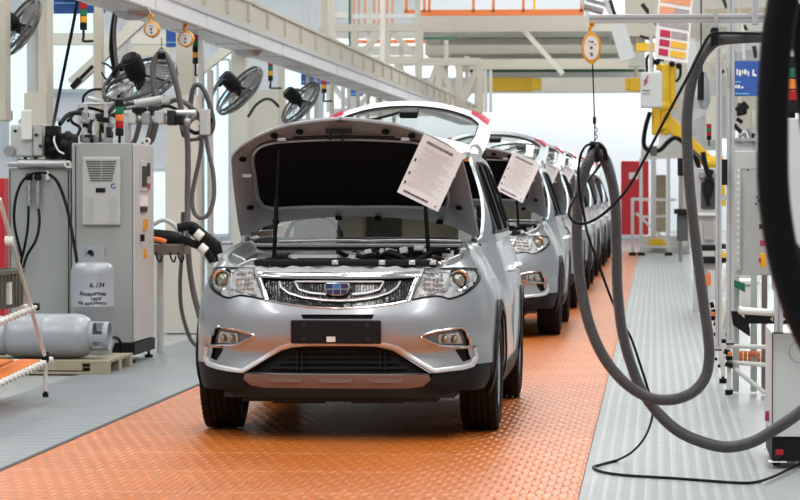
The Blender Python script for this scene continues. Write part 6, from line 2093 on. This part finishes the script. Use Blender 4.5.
bb.build('bin_rim', X['face'], wt_, bevel=0.01)
slab(734, 400, 765, 396, YW, 0.1, None, '', mb=(bb := MB()))

# near cabinet with castors
YA = 15.1
nc = thing('low_cabinet', (at(790, 455, YA).x, YA + 0.3, 0), 'low grey cabinet on castors at the lower right edge', 'cabinet')
xn = at(771.5, 400, YA).x
zt_, zb_n = at(0, 329, YA).z, at(0, 431, YA).z
MB().lohi((xn, YA, zb_n), (xn + 0.6, YA + 0.85, zt_)).build('body', X['lgrey'], nc, bevel=0.006)
MB().lohi((xn + 0.004, YA + 0.02, at(0, 455, YA).z), (xn + 0.6, YA + 0.83, zb_n)).build('plinth', X['black'], nc)
MB().lohi((xn + 0.002, YA - 0.003, zb_n), (xn + 0.007, YA, zt_)).build('door_seam', X['dark'], nc)
c = at(800, 352, YA - 0.002)
MB().tube([c + Vector((0.055 * math.cos(t), 0, 0.055 * math.sin(t))) for t in [2 * PI * i / 24 for i in range(24)]], 0.003, 6, closed=True, raw=True).build('cutout_ring', X['cast'], nc)
for y in (YA + 0.02, YA + 0.75):
    cx_ = xn + 0.03
    ca_ = MB().lohi((cx_ - 0.045, y - 0.04, 0.02), (cx_ + 0.05, y + 0.06, at(0, 455, YA).z - 0.0)).build('castor', X['face'], nc, bevel=0.02)
    MB().lohi((cx_ - 0.01, y - 0.045, 0.06), (cx_ + 0.03, y - 0.039, 0.09)).build('brake_pedal', X['sig_red'], ca_)
    MB().cyl((cx_ - 0.02, y + 0.01, 0.03), (cx_ + 0.02, y + 0.01, 0.03), 0.03, n=16).build('wheel', X['rubber'], ca_)
MB().lohi((xn - 0.02, YA + 0.3, 0.21), (xn - 0.002, YA + 0.36, 0.26)).build('side_latch', X['redlogo'], nc)

# black beam with white arrow marks, white tube on it, short aluminium upright
YJ = 15.0
bb_ = thing('black_crossbeam', at(770, 325, YJ), 'black crossbeam with white arrow marks above the low cabinet', 'beam')
a, b = at(733, 313, YJ), at(830, 324, YJ)
MB().lohi((a.x + 0.06, YJ, b.z), (b.x, YJ + 0.06, a.z)).build('bar', X['black'], bb_, bevel=0.004)
a, b = at(731, 309, YJ - 0.02), at(747, 326, YJ)
MB().prism([(at(731, 309, YJ).x, at(0, 308.5, YJ).z), (at(738, 0, YJ).x, at(0, 308.5, YJ).z), (at(750, 0, YJ).x, at(0, 320, YJ).z), (at(750, 0, YJ).x, at(0, 333, YJ).z), (at(734, 0, YJ).x, at(0, 322, YJ).z)], lambda u, v, h: Vector((u, YJ - 0.01 + h, v)), 0.07).build('end_bracket', X['black'], bb_)
MB().cyl(at(740, 310.5, YJ + 0.0), at(776, 313, YJ + 0.0), 0.019, n=14).cyl(at(738.5, 310, YJ), at(741, 310.5, YJ), 0.022, n=12).build('white_tube', X['face'], bb_)
for x, s in ((770, 1), (786, -1)):
    p = [(at(x, 319, YJ).x, at(x, 319, YJ).z), (at(x + 3 * s, 317, YJ).x, at(x, 316.8, YJ).z), (at(x + 3 * s, 321, YJ).x, at(x, 321.3, YJ).z)]
    MB().prism(p, lambda u, v, h: Vector((u, YJ - h, v)), 0.003).build('arrow_mark', X['face'], bb_)
a, b = at(774.5, 270, YJ - 0.06), at(783, 332.5, YJ - 0.06)
pp = MB().lohi((a.x, YJ - 0.06, b.z), (b.x, YJ - 0.01, a.z)).build('short_upright', X['alu'], bb_, bevel=0.003)
MB().lohi(((a.x + b.x) / 2 - 0.004, YJ - 0.062, b.z), ((a.x + b.x) / 2 + 0.004, YJ - 0.06, a.z)).build('groove', X['cast'], pp)
MB().lohi((a.x - 0.003, YJ - 0.063, b.z - 0.006), (b.x + 0.003, YJ - 0.008, b.z)).build('end_cap', X['black'], pp)
slab(776, 268, 781, 300, YJ + 0.3, 0.1, None, '', mb=(bb := MB()))
bb.build('rear_upright', X['alu'], bb_)

# =================================================================== THE LINE OF CARS AND THE SHEETS ON THEIR HOODS
car = make_car()
car.location = (XC, CAR_Y[0], 0)
names = ['silver car nearest the camera, hood open, black plate holder in front', 'silver car second in the line, its hood open behind the front car', 'silver car third in the line, partly behind the second', 'silver car fourth in the line',
         'silver car fifth in the line, mostly hidden', 'silver car sixth in the line, seen as a narrow strip', 'silver car last in the line, next to the red cabinet']
car['label'] = names[0]
car['group'] = 'silver cars on the orange conveyor'
for k in range(1, len(CAR_Y)):
    c = copy_tree(car)
    c.location = (XC, CAR_Y[k], 0)
    c['label'] = names[k]
    if k < 4:                                             # strips of pale blue shipping film by the hinge
        fb = MB().patch([(s_of_y(1.05), 1.06), (s_of_y(1.30), 1.06), (s_of_y(1.33), 1.112), (s_of_y(1.08), 1.11)], skin(0.006), 0.03)
        f_ = fb.build('protective_film', X['film'])
        f_.parent = c
        f_.location = f_.location


# the front car's tailgate is coloured white for the strong overhead light on it
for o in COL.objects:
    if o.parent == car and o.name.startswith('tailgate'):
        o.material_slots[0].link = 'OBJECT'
        o.material_slots[0].material = X['gate_glare']


def sheet(Y, cor, label, detail, bow=0.03):
    """a printed form hanging off the hood; cor: its corners tl, tr, br, bl in the photo"""
    tl, tr_, brr, blr = [at(x, y, Y + dy) for x, y, dy in cor]

    def S(u, v, h=0.0):
        p = tl.lerp(tr_, u).lerp(blr.lerp(brr, u), v)
        return p + Vector((0, -h + bow * math.sin(PI * u) * math.sin(PI * v) * 0.6, 0))
    root = thing('inspection_sheet', S(0.5, 1.0), label, 'paper', 'inspection sheets on the open hoods')
    n = 8
    vs = [S(i / n, j / n) for j in range(n + 1) for i in range(n + 1)]
    MB().add(vs, [(j * (n + 1) + i, j * (n + 1) + i + 1, (j + 1) * (n + 1) + i + 1, (j + 1) * (n + 1) + i) for j in range(n) for i in range(n)], True).build('sheet', X['paper'], root, solid=0.002)
    rr = random.Random(11)
    tx, hd = MB(), MB()

    def bar_(mb, u0, u1, v0, v1):
        mb.add([S(u0, v0, 0.004), S(u1, v0, 0.004), S(u1, v1, 0.004), S(u0, v1, 0.004)], [(0, 1, 2, 3)])
    u = 0.14
    while u < 0.78:                                       # heavy heading line
        w = rr.uniform(0.012, 0.03)
        bar_(hd, u, u + w, 0.07, 0.115)
        u += w + 0.014
    v = 0.17
    while v < 0.84:
        u = 0.14 if rr.random() < 0.8 else 0.3
        end = rr.uniform(0.6, 0.93)
        while u < end:
            w = rr.uniform(0.02, 0.09)
            bar_(tx, u, min(u + w, 0.94), v, v + 0.007)
            u += w + rr.uniform(0.012, 0.03)
        v += 0.026 if detail else 0.05
    for vv in (0.40, 0.62, 0.78):
        bar_(mk_ := MB(), 0.05, 0.09, vv, vv + 0.05)
        mk_.build('margin_mark', X['printdark'], root)
    u = 0.12
    while u < 0.70:
        w = rr.uniform(0.02, 0.05)
        bar_(hd, u, u + w, 0.915, 0.95)
        u += w + 0.008
    bar_(hd, 0.88, 0.915, 0.93, 0.955)
    tx.build('printed_text', X['print'], root)
    hd.build('printed_heading', X['printdark'], root)


sheet(16.72, [(424, 133.5, -0.06), (464.5, 155, -0.06), (438, 212, -0.02), (397, 192, -0.02)], 'white printed sheet hanging on the hood of the front car', True)
sheet(CAR_Y[1] + 0.38, [(513.5, 151, -0.06), (540.5, 164.5, -0.06), (522.5, 203, -0.02), (496.5, 190, -0.02)], 'white printed sheet hanging on the hood of the second car', True)
sheet(CAR_Y[2] + 0.38, [(546, 161, -0.06), (559.5, 169, -0.06), (549.5, 191, -0.02), (541, 187, -0.02)], 'white printed sheet on the hood of the third car, in a gap', False)
sheet(CAR_Y[3] + 0.38, [(562, 163, -0.06), (575, 171, -0.06), (566, 188, -0.02), (560.5, 185, -0.02)], 'white printed sheet on the hood of the fourth car, partly hidden', False)
